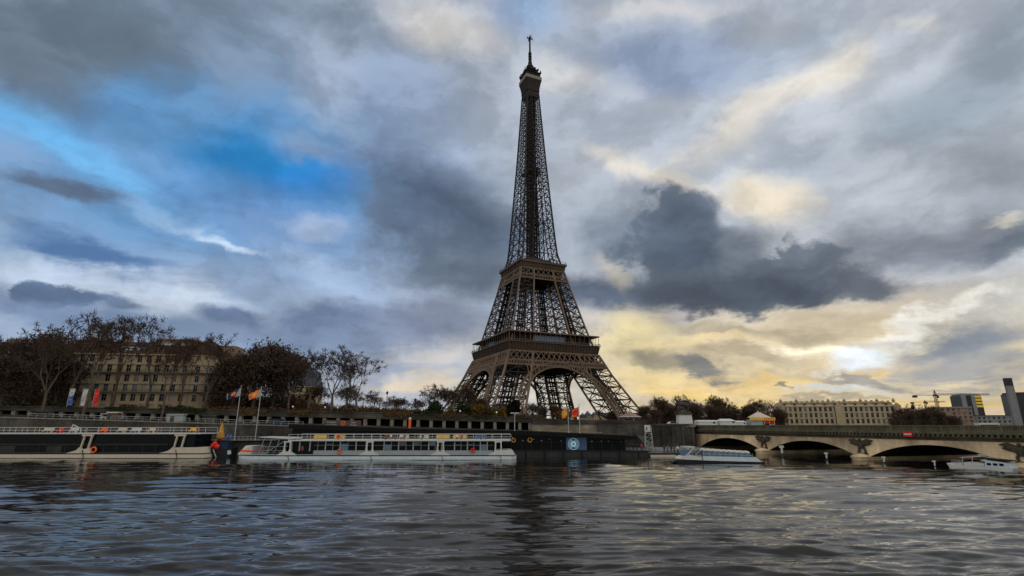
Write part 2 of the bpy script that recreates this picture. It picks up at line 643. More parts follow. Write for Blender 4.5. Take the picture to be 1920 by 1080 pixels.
M = dict(
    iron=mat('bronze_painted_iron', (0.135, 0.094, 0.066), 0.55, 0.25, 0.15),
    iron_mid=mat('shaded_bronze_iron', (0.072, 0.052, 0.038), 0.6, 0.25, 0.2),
    iron_dark=mat('shade_dark_bronze_iron', (0.026, 0.021, 0.018), 0.55, 0.22, 0.15),  # for shaft and braces: silhouette shade put into the iron colour
    iron_lift=mat('shade_dark_lift_iron', (0.009, 0.008, 0.008), 0.6, 0.2, 0.3),  # near black: shade of the tower's inner members put into the colour
    iron_band=mat('pale_iron_band', (0.20, 0.175, 0.14), 0.6, 0.12, 0.3),
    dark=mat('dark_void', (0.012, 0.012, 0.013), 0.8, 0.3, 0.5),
    glassdark=GD(),
    glassgrey=glass('grey_reflection_glass', (0.05, 0.06, 0.07), 0.2, 0.4),
    glasspale=glass('pale_skylight_glass', (0.32, 0.40, 0.45), 0.3, 0.5),
    curtain=mat('drawn_curtain', (0.26, 0.25, 0.23), 0.8, 0.2, 1.0),
    glassblue=glass('blue_reflection_glass', (0.05, 0.11, 0.19), 0.25, 0.6),
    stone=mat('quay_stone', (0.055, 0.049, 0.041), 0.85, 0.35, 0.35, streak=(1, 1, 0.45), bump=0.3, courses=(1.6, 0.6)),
    stonepale=mat('pale_quay_stone', (0.22, 0.19, 0.14), 0.85, 0.3, 0.8, streak=(0.35, 0.35, 2.2), bump=0.3, courses=(2.4, 0.5)),
    stonegrey=mat('grey_quay_stone', (0.062, 0.058, 0.05), 0.85, 0.35, 0.5, streak=(1.4, 1.4, 0.5), bump=0.3, courses=(1.5, 0.62)),
    pillar=mat('weathered_pillar', (0.17, 0.155, 0.13), 0.85, 0.35, 1.3, bump=0.2),
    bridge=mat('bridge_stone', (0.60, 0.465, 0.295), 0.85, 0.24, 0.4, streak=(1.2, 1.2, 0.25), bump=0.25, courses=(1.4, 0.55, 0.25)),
    bridgedark=mat('soot_and_shade_stone', (0.10, 0.09, 0.058), 0.85, 0.4, 0.7, streak=(1, 1, 0.4), bump=0.3),
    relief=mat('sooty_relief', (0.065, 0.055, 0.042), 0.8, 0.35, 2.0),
    white=mat('white_paint', (0.47, 0.47, 0.455), 0.45, 0.07, 1.2),
    cream=mat('cream_paint', (0.46, 0.41, 0.33), 0.45, 0.08, 1.0),
    bluewhite=mat('bluish_white_paint', (0.45, 0.52, 0.56), 0.4, 0.08, 1.0),
    greypaint=mat('grey_paint', (0.26, 0.29, 0.30), 0.5, 0.1, 1.0),
    hullblack=mat('black_hull', (0.014, 0.015, 0.017), 0.45, 0.3, 0.6),
    hullgrey=mat('dark_grey_hull', (0.03, 0.03, 0.031), 0.5, 0.3, 0.5, streak=(1, 1, 0.4)),
    roofblack=mat('black_roof_felt', (0.012, 0.012, 0.012), 0.8, 0.3, 0.6),
    orange=mat('orange_paint', (0.72, 0.13, 0.03), 0.5, 0.1, 1.0),
    red=mat('red_paint', (0.62, 0.03, 0.025), 0.5, 0.1, 1.0),
    yellow=mat('ochre_yellow', (0.60, 0.36, 0.05), 0.6, 0.15, 1.0),
    brown=mat('brown_panel', (0.085, 0.062, 0.055), 0.7, 0.15, 1.0),
    steel=mat('galvanised_steel', (0.36, 0.38, 0.39), 0.4, 0.1, 1.5, metal=0.5),
    blue=mat('blue_cloth', (0.06, 0.12, 0.40), 0.7, 0.15, 1.0),
    navy=mat('navy_paint', (0.02, 0.03, 0.06), 0.6, 0.2, 1.0),
    bark=mat('plane_tree_bark', (0.085, 0.066, 0.05), 0.9, 0.45, 0.9),
    twig=mat('bare_twigs', (0.055, 0.038, 0.028), 0.9, 0.35, 0.5),
    leafred=mat('russet_leaves', (0.06, 0.040, 0.029), 0.9, 0.4, 0.35),
    leafbrown=mat('brown_leaves', (0.085, 0.052, 0.022), 0.9, 0.5, 0.4),
    leafgold=mat('golden_leaves', (0.11, 0.068, 0.012), 0.9, 0.5, 0.5),
    leafgreen=mat('dark_green_leaves', (0.018, 0.028, 0.010), 0.9, 0.5, 0.5),
    leafblack=mat('blackish_yew_leaves', (0.005, 0.006, 0.005), 0.9, 0.4, 0.5),
    facade=mat('limestone_facade', (0.30, 0.235, 0.155), 0.85, 0.2, 0.3, streak=(1, 1, 0.4), bump=0.2),
    facadefar=mat('far_limestone', (0.34, 0.275, 0.18), 0.85, 0.18, 0.15),
    facadepink=mat('pinkish_render', (0.22, 0.155, 0.12), 0.85, 0.2, 0.3),
    slate=mat('slate_roof', (0.035, 0.036, 0.042), 0.7, 0.3, 0.8, streak=(0.5, 0.5, 3)),
    rust=mat('rusty_metal_roof', (0.05, 0.026, 0.02), 0.8, 0.35, 0.5),
    slateblue=mat('blue_slate', (0.055, 0.07, 0.10), 0.6, 0.2, 0.5),
    concrete=mat('grey_concrete', (0.2, 0.205, 0.21), 0.8, 0.12, 0.1),
    towerdark=mat('dark_curtain_wall', (0.025, 0.03, 0.036), 0.25, 0.3, 0.15),
    earth=mat('trodden_earth', (0.04, 0.036, 0.028), 0.95, 0.4, 0.15),
    paving=mat('quay_paving', (0.13, 0.125, 0.115), 0.9, 0.2, 0.25),
    grass=mat('winter_grass', (0.022, 0.027, 0.013), 0.95, 0.4, 0.3),
    skin=mat('skin', (0.45, 0.28, 0.2), 0.6, 0.05, 1.0),
    clothdark=mat('dark_coat', (0.018, 0.02, 0.026), 0.85, 0.2, 3.0),
    clothred=mat('red_coat', (0.40, 0.045, 0.04), 0.85, 0.2, 3.0),
    clothwhite=mat('white_coat', (0.62, 0.6, 0.58), 0.85, 0.1, 3.0),
    clothblue=mat('blue_coat', (0.05, 0.13, 0.24), 0.85, 0.2, 3.0),
    hair=mat('dark_hair', (0.02, 0.015, 0.012), 0.7, 0.2, 3.0),
    gold=mat('gold_tinsel', (0.42, 0.22, 0.05), 0.5, 0.5, 3.0),
    screen=mat('lit_blue_screen', (0.03, 0.06, 0.12), 0.3, 0.2, 0.5, emit=((0.05, 0.09, 0.17), 0.2)),
    screenmark=mat('lit_screen_mark', (0.3, 0.45, 0.5), 0.3, 0.1, 0.5, emit=((0.30, 0.48, 0.55), 0.5)),
    lampglobe=mat('white_lamp_globe', (0.8, 0.8, 0.78), 0.3, 0.05, 1.0),
    yellowlit=mat('yellow_lit_glazing', (0.38, 0.27, 0.03), 0.4, 0.2, 0.3, emit=((0.55, 0.36, 0.04), 0.35)),
    horse=mat('weathered_statue', (0.05, 0.048, 0.045), 0.75, 0.3, 2.0),
)


# ------------------------------------------------------------------ the lie of the land
def wall_y(x):
    """front face of the upper quay wall"""
    return 171.0 + 0.15 * x


def interp(x, tab):
    return float(np.interp(x, [t[0] for t in tab], [t[1] for t in tab]))


def wall_top(x):
    return interp(x, [(-260, 15.0), (-150, 13.3), (-43, 11.7), (7, 10.2), (60, 8.4)])


def ground_z(x):
    return interp(x, [(-260, 13.6), (-150, 12.0), (-43, 10.5), (7, 9.1), (58, 7.9), (74, 5.8), (100, 5.4)])


def open_top(x):
    return interp(x, [(-150, 12.2), (-43, 9.9), (7, 8.7)])


def open_bot(x):
    return interp(x, [(-150, 10.9), (-43, 7.6), (7, 6.1)])


def terrace_z(x):
    return open_bot(x) - 0.7


QUAY_Z = 4.0
B0 = Vector((64, 184))            # bridge: start on the left bank
BE = Vector((0.276, -0.961)).normalized()
BN = Vector((0.961, 0.276)).normalized()


def ground_strips(name, xs, yfun0, yfun1, zfun, material):
    mb = MB()
    n = len(xs)
    for x in xs:
        mb.v.append((x, yfun0(x), zfun(x)))
    for x in xs:
        mb.v.append((x, yfun1(x), zfun(x)))
    for i in range(n - 1):
        mb.face((i, i + 1, n + i + 1, n + i))
    return mb.build(name, material)


XS = [-9000, -1200, -400, -260, -200, -150, -100, -60, -43, -20, 7, 30, 58, 66, 74, 100, 200, 600, 2000, 9000]
tag(ground_strips('ground', XS, lambda x: wall_y(max(-800, min(800, x))) + 0.6, lambda x: 9000, ground_z, M['earth']), kind='structure')
tag(ground_strips('terrace_path', [x for x in XS if -500 < x < 30], lambda x: wall_y(x) - 9, lambda x: wall_y(x) - 0.02, terrace_z, M['grass']), kind='structure')
q = MB()
for xa, xb, z in ((-420, 29, QUAY_Z), (29.01, 62, 0.9)):
    def qy(x):
        return 139 + (0.06 if x < 0 else 0.30) * x
    q.hexa([(xa, qy(xa), -2), (xb, qy(xb), -2), (xb, wall_y(xb) - 9, -2), (xa, wall_y(xa) - 9, -2),
            (xa, qy(xa), z), (xb, qy(xb), z), (xb, wall_y(xb) - 9, z), (xa, wall_y(xa) - 9, z)])
q.hexa([(29, 163, -2), (62, 163, -2), (62, 180, -2), (29, 172, -2), (29, 163, .88), (62, 163, .88), (62, 180, .88), (29, 172, .88)])
tag(q.build('quay_pavement', M['paving']), kind='structure')


# ------------------------------------------------------------------ river
def make_river():
    rows = []
    y = 16.0
    while y < 178:
        rows.append(y)
        y += max(0.10, y * y * 0.00013)
    ys = np.array(rows)
    ts = np.linspace(-1.4, 1.4, 520)
    X = ys[:, None] * ts[None, :]
    Y = np.repeat(ys[:, None], len(ts), 1)
    rs = np.random.RandomState(3)
    Z = np.zeros_like(X)
    for i in range(80):
        lam = (2.4 * 3.2 ** rs.rand()) if i < 32 else (0.8 * 3.0 ** rs.rand())
        th = rs.normal(0.03, 0.2)
        kx, ky = math.sin(th), math.cos(th)
        k = 2 * PI / lam
        a = (0.0052 if i < 32 else 0.0062) * lam * (0.6 + 0.8 * rs.rand())
        ph = rs.rand() * 2 * PI
        # groups of waves come and go
        env = 0.55 + 0.45 * np.sin(X * (0.10 + 0.2 * rs.rand()) / lam ** 0.5 + Y * 0.11 * rs.rand() + rs.rand() * 6)
        arg = k * (kx * X + ky * Y) + ph + 0.9 * np.sin(0.35 * X / lam ** 0.5 + rs.rand() * 6)
        fade = np.clip((lam / (Y * Y * 0.00042)) - 0.35, 0, 1)
        s = np.sin(arg)
        Z += a * env * fade * 3.0 * np.exp(2.0 * (s - 1))
        nv = X.size
    me = bpy.data.meshes.new('river')
    co = np.stack([X.ravel(), Y.ravel(), Z.ravel()], 1)
    ny, nx = X.shape
    idx = np.arange(nv).reshape(ny, nx)
    fq = np.stack([idx[:-1, :-1], idx[:-1, 1:], idx[1:, 1:], idx[1:, :-1]], -1).reshape(-1, 4)
    flat = np.array([(-6000, -2000, -0.45), (6000, -2000, -0.45), (6000, 6000, -0.45), (-6000, 6000, -0.45)])
    co = np.concatenate([co, flat])
    fq = np.concatenate([fq, [[nv, nv + 1, nv + 2, nv + 3]]])
    me.vertices.add(len(co))
    me.vertices.foreach_set('co', co.ravel())
    me.loops.add(fq.size)
    me.loops.foreach_set('vertex_index', fq.ravel().astype(np.int32))
    me.polygons.add(len(fq))
    me.polygons.foreach_set('loop_start', np.arange(0, fq.size, 4, dtype=np.int32))
    me.polygons.foreach_set('use_smooth', np.ones(len(fq), bool))
    me.update(calc_edges=True)
    m = bpy.data.materials.new('river_water')
    m.use_nodes = True
    N, L = m.node_tree.nodes, m.node_tree.links
    b = N['Principled BSDF']
    b.inputs['Base Color'].default_value = (0.008, 0.008, 0.007, 1)
    b.inputs['Roughness'].default_value = 0.06
    b.inputs['IOR'].default_value = 1.5
    b.inputs['Specular IOR Level'].default_value = 0.5
    b.inputs['Specular Tint'].default_value = (0.44, 0.39, 0.34, 1)
    tc = N.new('ShaderNodeTexCoord')
    mp = N.new('ShaderNodeMapping')
    mp.inputs['Scale'].default_value = (0.3, 1.4, 1)
    L.new(tc.outputs['Object'], mp.inputs[0])
    n1 = N.new('ShaderNodeTexNoise')
    n1.inputs['Scale'].default_value = 0.9
    n1.inputs['Detail'].default_value = 4
    n1.inputs['Distortion'].default_value = 0.6
    L.new(mp.outputs[0], n1.inputs['Vector'])
    n2 = N.new('ShaderNodeTexNoise')
    n2.inputs['Scale'].default_value = 3.2
    n2.inputs['Detail'].default_value = 4
    n2.inputs['Distortion'].default_value = 0.8
    L.new(mp.outputs[0], n2.inputs['Vector'])
    ma = N.new('ShaderNodeMath')
    ma.operation = 'MULTIPLY_ADD'
    L.new(n2.outputs['Fac'], ma.inputs[0])
    ma.inputs[1].default_value = 0.08
    L.new(n1.outputs['Fac'], ma.inputs[2])
    bp = N.new('ShaderNodeBump')
    bp.inputs['Strength'].default_value = 0.4
    bp.inputs['Distance'].default_value = 0.10
    L.new(ma.outputs[0], bp.inputs['Height'])
    L.new(bp.outputs[0], b.inputs['Normal'])
    me.materials.append(m)
    return tag(link('river', me), kind='structure')


WAVE = 0.0066
make_river()


# ------------------------------------------------------------------ the tower
def Ho(z):
    return interp(z, [(-6, 60), (0, 57), (9.8, 51.4), (31.7, 39.9), (45, 34.2), (51.6, 31.4), (71, 26.5), (103, 18.8), (113, 16.4),
                      (124, 13.9), (159.5, 11.5), (201, 8.84), (263, 5.4), (282, 5.0)])


def Hi(z):
    return interp(z, [(-6, 37), (0, 35), (31.7, 21.0), (45, 17.0), (51.6, 15.3), (71, 12.6), (103, 8.0), (113, 7.2), (124, 6.0), (160, 3.2), (185, 1.2)])


def make_tower():
    T = thing('lattice_tower', 'tall tapering brown iron lattice tower on four arched legs behind the quay', 'tower', (15.45, 375.5, 9.2), 0.42)
    iron = M['iron']

    def face_struts(mb, A, z0, z1, w, style):
        """A(t, z): point across a leg face, t in 0..1"""
        p00, p10, p01, p11 = A(0, z0), A(1, z0), A(0, z1), A(1, z1)
        mb.strut(p00, p11, w)
        mb.strut(p10, p01, w)
        mb.strut(p01, p11, w * 1.25)
        if style == 'star':
            zm = (z0 + z1) / 2
            mb.strut(A(0, zm), A(1, zm), w * 0.8)
            mb.strut(A(.5, z0), A(.5, z1), w * 0.8)
            for a, b_ in (((0, z0), (.5, zm)),):
                pass
        if style == 'dense':
            zm = (z0 + z1) / 2
            mb.strut(A(0, zm), A(1, zm), w * 0.7)
            for t in (0.33, 0.66):
                mb.strut(A(t, z0), A(t, z1), w * 0.5)

    def leg_part(sx, sy, zs, cw, w, style, name):
        mb = MB()
        for a in (Ho, Hi):
            for b_ in (Ho, Hi):
                for z0, z1 in zip(zs, zs[1:]):
                    mb.strut((sx * a(z0), sy * b_(z0), z0), (sx * a(z1), sy * b_(z1), z1), cw)
        mb.mi = 1
        for z0, z1 in zip(zs, zs[1:]):
            for fn in (Ho, Hi):
                face_struts(mb, lambda t, z: (sx * (Hi(z) + t * (Ho(z) - Hi(z))), sy * fn(z), z), z0, z1, w, style)
                face_struts(mb, lambda t, z: (sx * fn(z), sy * (Hi(z) + t * (Ho(z) - Hi(z))), z), z0, z1, w, style)
            # inner diaphragm
            p = [(sx * a(z1), sy * b_(z1), z1) for a, b_ in ((Ho, Ho), (Ho, Hi), (Hi, Hi), (Hi, Ho))]
            mb.strut(p[0], p[2], w)
            mb.strut(p[1], p[3], w)
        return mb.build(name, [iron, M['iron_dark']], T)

    low = [-5, 6, 15, 23.5, 31, 38, 45]
    mid = [51, 58.5, 66, 73.5, 81, 88, 94.5, 100.5]
    for sx in (-1, 1):
        for sy in (-1, 1):
            lg = leg_part(sx, sy, low, 1.5, 0.5, 'star', 'leg')
            # inclined lift track and stairs inside the leg
            mb = MB()
            for d in (-2.2, 2.2):
                for e in (-2.2, 2.2):
                    mb.strut((sx * (46 + d), sy * (46 + e), -4), (sx * (24.5 + d), sy * (24.5 + e), 47), 1.0)
            for k in range(17):
                u = k / 16
                c = 46 - 21.5 * u
                z = -4 + 51 * u
                mb.box(sx * c - 2.4, sx * c + 2.4, sy * c - 2.4, sy * c + 2.4, z, z + 0.9)
            mb.build('lift_track', M['iron_lift'], lg)
            up = leg_part(sx, sy, mid, 1.15, 0.5, 'dense', 'upper_leg')
            mb = MB()
            for d in (-1.5, 1.5):
                mb.strut((sx * (22.5 + d), sy * (22.5 - d), 52), (sx * (13 + d), sy * (13 - d), 104), 0.9)
                mb.strut((sx * (22.5 + d), sy * (22.5 + d), 52), (sx * (13 + d), sy * (13 + d), 104), 0.9)
            for k in range(13):
                u = k / 12
                c = 22.5 - 9.5 * u
                mb.box(sx * c - 1.7, sx * c + 1.7, sy * c - 1.7, sy * c + 1.7, 52 + 52 * u, 52.7 + 52 * u)
            mb.build('lift_track', M['iron_lift'], up)
            pl = MB()
            pl.hexa([(sx * a, sy * b_, z) for z, k in ((-9, 1), (-3.5, 0)) for a, b_ in ((34 - k, 34 - k), (61 + k, 34 - k), (61 + k, 61 + k), (34 - k, 61 + k))])
            pl.build('plinth', M['stone'], T)

    def faces():
        for i in range(4):
            a = i * PI / 2
            c, s = math.cos(a), math.sin(a)
            yield i, (lambda u, n, z, c=c, s=s: (c * u + s * n, s * u - c * n, z))   # u along the face, n outwards

    # great arches between the legs
    for i, F in faces():
        mb = MB()
        R0, R1 = 35.4, 38.7
        KX = 0.955
        prevs = None
        n_ = 64
        for k in range(n_ + 1):
            a = R(3 + 174 * k / n_)
            pts = []
            for rr in (R0, R1):
                for back in (0, 2.6):
                    z = rr * math.sin(a)
                    pts.append(F(-rr * KX * math.cos(a), Ho(z) + 0.25 - back, z))
            if prevs:
                for j in range(4):
                    mb.strut(prevs[j], pts[j], 1.0 if j % 2 == 0 else 0.55)
                mb._bar(prevs[2], pts[2], 0.5, 1.0)
            mb.strut(pts[0], pts[2], 0.5)
            mb.strut(pts[0], pts[1], 0.4)
            mb.strut(pts[2], pts[3], 0.4)
            if prevs and k % 2:
                mb.strut(prevs[0], pts[2], 0.35)
                mb.strut(prevs[1], pts[0], 0.35)
            prevs = pts
        # the arcade between arch and girder
        k = 0
        for u in np.arange(-23.5, 24, 2.35):
            zt = math.sqrt(max(0, 1 - (u / (R1 * KX)) ** 2)) * R1
            if 36.2 - zt > 0.6 and abs(u) < Hi(zt) + 3:
                mb.strut(F(u, Ho(zt) + 0.2, zt), F(u, Ho(36.2) + 0.2, 36.2), 0.55)
                if 36.2 - zt > 1.5:
                    mb.strut(F(u, Ho(35.2) + .2, 35.3), F(u + 1.17, Ho(36.2) + .2, 36.2), 0.6)
                    mb.strut(F(u, Ho(35.2) + .2, 35.3), F(u - 1.17, Ho(36.2) + .2, 36.2), 0.6)
        mb.build('arch', iron, T)

    # girders under the first and second platforms
    for zb, zm, zt, nb, cw, dw, name in ((36.2, 39.2, 45.4, 18, 0.95, 0.62, 'girder'), (100.4, 103.4, 108.4, 9, 0.8, 0.45, 'girder')):
        for i, F in faces():
            mb = MB()
            for z in (zb, zm, zt):
                h = Ho(z) + 0.2
                mb._bar(F(-h, h, z), F(h, h, z), 0.6, cw)
            for k in range(nb):
                for j in (0, 1):
                    pass
                u0, u1 = -1 + 2 * k / nb, -1 + 2 * (k + 1) / nb
                h0, h1 = Ho(zm) + .25, Ho(zt) + .25
                mb.strut(F(u0 * h0, h0, zm), F(u1 * h1, h1, zt), dw)
                mb.strut(F(u1 * h0, h0, zm), F(u0 * h1, h1, zt), dw)
            nb2 = nb * 2
            for k in range(nb2):
                u0, u1 = -1 + 2 * k / nb2, -1 + 2 * (k + 1) / nb2
                h0, h1 = Ho(zb) + .2, Ho(zm) + .2
                if zb < 50 and abs((u0 + u1) / 2 * h0) < 11:
                    continue
                mb.strut(F(u0 * h0, h0, zb), F(u1 * h1, h1, zm), dw * .8)
                mb.strut(F(u1 * h0, h0, zb), F(u0 * h1, h1, zm), dw * .8)
            for s in (-1, 1):        # the leg chords run up the face of the girder
                for hh in (Ho, Hi):
                    mb.strut(F(s * hh(zb), Ho(zb) + .35, zb), F(s * hh(zt), Ho(zt) + .35, zt), cw * 1.3)
            mb.build(name, iron, T)

    # first platform
    P1 = MB()
    zb, zf = 45.4, 51.2
    for i, F in faces():
        h0, h1 = 33.2, 34.3
        P1.poly([F(-h0, h0, zb), F(h0, h0, zb), F(h1, h1, zf), F(-h1, h1, zf)])
        for k in range(31):
            u = -1 + 2 * k / 30
            P1._bar(F(u * h0, h0 + .35, zb), F(u * h1, h1 + 0.55, zf - .3), 0.55, 0.55)
        P1._bar(F(-h0, h0 + .2, zb + .35), F(h0, h0 + .2, zb + .35), 0.5, 0.6)
        P1._bar(F(-h0 - .4, h0 + .6, zb + 2.2), F(h0 + .4, h0 + .6, zb + 2.2), 0.3, 0.35)
        # floor ring
        P1.hexa([F(-35.3, 35.3, zf), F(35.3, 35.3, zf), F(14, 14, zf), F(-14, 14, zf), F(-35.3, 35.3, zf + .7), F(35.3, 35.3, zf + .7), F(14, 14, zf + .7), F(-14, 14, zf + .7)])
        P1.poly([F(-33, 33, zb), F(33, 33, zb), F(13, 13, zb + .5), F(-13, 13, zb + .5)])
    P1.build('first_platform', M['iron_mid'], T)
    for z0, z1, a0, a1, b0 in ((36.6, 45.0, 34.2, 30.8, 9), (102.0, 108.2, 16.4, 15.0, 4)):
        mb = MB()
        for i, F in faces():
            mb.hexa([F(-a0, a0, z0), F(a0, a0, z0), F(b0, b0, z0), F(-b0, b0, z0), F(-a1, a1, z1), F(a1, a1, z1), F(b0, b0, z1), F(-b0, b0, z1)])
        mb.build('shade_liner', M['iron_lift'], T)  # solid dark liner behind the girders, standing for the interior shade
    rail = MB()
    roof = MB()
    pav = MB()
    for i, F in faces():
        for k in range(36):
            u = -35 + 70 * k / 35
            rail.strut(F(u, 35.1, 51.9), F(u, 35.1, 53.1), 0.14)
        rail._bar(F(-35.1, 35.1, 53.1), F(35.1, 35.1, 53.1), 0.2, 0.2)
        rail._bar(F(-35.1, 35.1, 52.5), F(35.1, 35.1, 52.5), 0.1, 0.12)
        for k in range(19):
            u = -34.2 + 68.4 * k / 18
            roof.strut(F(u, 34.4, 51.9), F(u, 34.4, 58.0), 0.22)
        roof.hexa([F(-34.9, 34.9, 58), F(34.9, 34.9, 58), F(25, 25, 58), F(-25, 25, 58), F(-34.9, 34.9, 58.8), F(34.9, 34.9, 58.8), F(25, 25, 59.4), F(-25, 25, 59.4)])
        pav.mi = 0
        pav.hexa([F(-29.5, 29.5, 51.9), F(25, 29.5, 51.9), F(21, 21, 51.9), F(-21, 21, 51.9), F(-29.5, 29.5, 57.7), F(25, 29.5, 57.7), F(21, 21, 57.7), F(-21, 21, 57.7)])
        pav.mi = 2
        for k in range(14):
            u = -29 + 54 * k / 13
            pav._bar(F(u, 29.7, 52), F(u, 29.7, 57.6), 0.3, 0.3)
        pav.mi = 1
        a, b_ = ((-14.5, 9.5) if i == 0 else (-16, -2))
        nn = 12
        for k in range(nn):
            u0, u1 = a + (b_ - a) * k / nn + .12, a + (b_ - a) * (k + 1) / nn - .12
            pav.poly([F(u0, 29.95, 53.2), F(u1, 29.95, 53.2), F(u1, 29.95, 57.3), F(u0, 29.95, 57.3)])
    rail.build('railing', iron, T)
    roof.build('gallery_roof', iron, T)
    pav.build('pavilion', [M['glassdark'], M['glassblue'], iron], T)

    # second platform
    P2 = MB()
    for i, F in faces():
        h0, h1 = 17.6, 18.4
        P2.poly([F(-h0, h0, 108.4), F(h0, h0, 108.4), F(h1, h1, 112.6), F(-h1, h1, 112.6)])
        for k in range(25):
            u = -1 + 2 * k / 24
            P2._bar(F(u * h0, h0 + .15, 108.6), F(u * h1, h1 + .15, 112.6), 0.3, 0.3)
        P2.hexa([F(-19.3, 19.3, 112.6), F(19.3, 19.3, 112.6), F(5, 5, 112.6), F(-5, 5, 112.6), F(-19.3, 19.3, 114.2), F(19.3, 19.3, 114.2), F(5, 5, 114.2), F(-5, 5, 114.2)])
        for k in range(25):
            u = -19 + 38 * k / 24
            P2.strut(F(u, 19.1, 114.2), F(u, 19.1, 115.6), 0.12)
        P2._bar(F(-19.1, 19.1, 115.5), F(19.1, 19.1, 115.5), 0.15, 0.15)
        P2.poly([F(-17.5, 17.5, 108.4), F(17.5, 17.5, 108.4), F(4, 4, 108.6), F(-4, 4, 108.6)])
    P2.box(-11, 11, -11, 11, 114.2, 118.2)
    P2.box(-6, 6, -6, 6, 118.2, 121)
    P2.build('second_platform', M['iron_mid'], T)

    # shaft
    mb = MB()
    zs = [100.4]
    while zs[-1] < 262:
        zs.append(zs[-1] + max(4.6, 0.62 * (Ho(zs[-1]))))
    zs[-1] = 264
    for sx in (-1, 1):
        for sy in (-1, 1):
            for z0, z1 in zip(zs, zs[1:]):
                w = 0.95 - 0.35 * (z0 - 100) / 165
                mb.strut((sx * Ho(z0), sy * Ho(z0), z0), (sx * Ho(z1), sy * Ho(z1), z1), w * 1.25)
    for i, F in faces():
        for z0, z1 in zip(zs, zs[1:]):
            w = 0.5 - 0.17 * (z0 - 100) / 165
            for s in (-1, 1):
                a0, a1, b0, b1 = s * Ho(z0), s * Ho(z1), s * Hi(z0), s * Hi(z1)
                mb.strut(F(b0, Ho(z0), z0), F(b1, Ho(z1), z1), w * 1.5)
                mb.strut(F(a0, Ho(z0), z0), F(b1, Ho(z1), z1), w)
                mb.strut(F(b0, Ho(z0), z0), F(a1, Ho(z1), z1), w)
                zm, am, bm = (z0 + z1) / 2, (a0 + a1) / 2, (b0 + b1) / 2
                mb.strut(F(am, Ho(zm), zm), F(bm, Ho(zm), zm), w * .8)
                mb.strut(F(b0, Hi(z0), z0), F(a1, Hi(z1), z1), w * .8)
            mb.strut(F(-Ho(z1), Ho(z1), z1), F(Ho(z1), Ho(z1), z1), w * 1.1)
            if z0 < 160 and int(z0) % 3 == 0:
                mb.strut(F(-Hi(z0), Ho(z0), z0), F(Hi(z1), Ho(z1), z1), w)
                mb.strut(F(Hi(z0), Ho(z0), z0), F(-Hi(z1), Ho(z1), z1), w)
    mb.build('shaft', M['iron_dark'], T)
    mb = MB()
    for sx in (-1, 1):
        for sy in (-1, 1):
            mb.strut((sx * 3.0, sy * 3.0, 114), (sx * 2.1, sy * 2.1, 264), 1.3)
            mb.strut((sx * 1.1, sy * 2.6, 114), (sx * .8, sy * 1.9, 264), 0.9)
    z = 116
    while z < 262:
        s = 3.0 - 0.9 * (z - 114) / 150
        mb.box(-s, s, -s, s, z, z + 0.5)
        for sg in (-1, 1):
            mb.strut((-s, sg * s, z), (s, sg * s, z + 3.2), 0.5)
            mb.strut((sg * s, s, z), (sg * s, -s, z + 3.2), 0.5)
        z += 3.2
    mb.box(-5.6, 5.6, -5.6, 5.6, 192.5, 194.5)
    mb.box(-4.6, 4.6, -4.6, 4.6, 194.5, 197.5)
    for c in (-1.3, 1.3):
        mb.box(c - 1.1, c + 1.1, -1.6, 1.6, 150, 156)
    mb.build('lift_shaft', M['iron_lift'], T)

    # top platform, cabin and aerial
    mb = MB()
    for i, F in faces():
        prof = [(262, 5.4), (266, 5.3), (270, 5.5), (274, 6.1), (278, 7.0)]
        for (z0, h0), (z1, h1) in zip(prof, prof[1:]):
            mb.poly([F(-h0, h0, z0), F(h0, h0, z0), F(h1, h1, z1), F(-h1, h1, z1)])
            for u in (-1, -.6, -.2, .2, .6, 1):
                mb._bar(F(u * h0, h0, z0), F(u * h1, h1, z1), .3, .5)
        mb._bar(F(-5.6, 5.6, 268), F(5.6, 5.6, 268), .4, .6)
    mb.box(-7, 7, -7, 7, 277.6, 278)
    mb.build('top_platform', M['iron_dark'], T)
    mb = MB()
    for i, F in faces():
        mb.hexa([F(-7.2, 7.2, 278), F(7.2, 7.2, 278), F(6.7, 6.7, 278), F(-6.7, 6.7, 278), F(-7.2, 7.2, 281), F(7.2, 7.2, 281), F(6.7, 6.7, 281), F(-6.7, 6.7, 281)])
    mb.build('parapet_band', M['iron_band'], T)
    mb = MB()
    mb.box(-6.4, 6.4, -6.4, 6.4, 281, 284.6)
    mb.box(-7.0, 7.0, -7.0, 7.0, 284.6, 285.2)
    mb.box(-4.6, 4.6, -4.6, 4.6, 285.2, 289.5)
    mb.box(-5.4, 5.4, -5.4, 5.4, 288.2, 288.8)
    mb.lathe([(4.0, 289.5), (3.8, 292), (3.0, 294.4), (1.9, 296.2), (1.5, 299.5), (1.1, 300)], 12)
    rr = random.Random(5)
    for k in range(40):
        a = rr.random() * 2 * PI
        r0 = rr.choice((6.6, 5.2, 4.3))
        z0 = {6.6: 285.2, 5.2: 288.8, 4.3: 289.5}[r0]
        x, y = max(-r0, min(r0, 1.4 * r0 * math.cos(a))), max(-r0, min(r0, 1.4 * r0 * math.sin(a)))
        mb.strut((x, y, z0), (x, y, z0 + 1.2 + 2.6 * rr.random()), 0.28)
        if k % 3 == 0:
            mb.lathe([(0.2, 0), (0.75, .25), (0.75, .5)], 8, (x, y, z0 + 1))
        if k % 5 == 0:
            mb.box(x - .5, x + .5, y - .5, y + .5, z0, z0 + 1.6)
    mb.build('cabin', M['iron_lift'], T)
    mb = MB()
    mb.lathe([(1.35, 299.5), (1.35, 308.5), (0.8, 309.2), (0.75, 324.5)], 8)
    for z in (301.5, 304, 306.5):
        mb.lathe([(1.6, z), (1.6, z + .5)], 8)
    mb.box(-2.6, 2.6, -.35, .35, 322.6, 323.3)
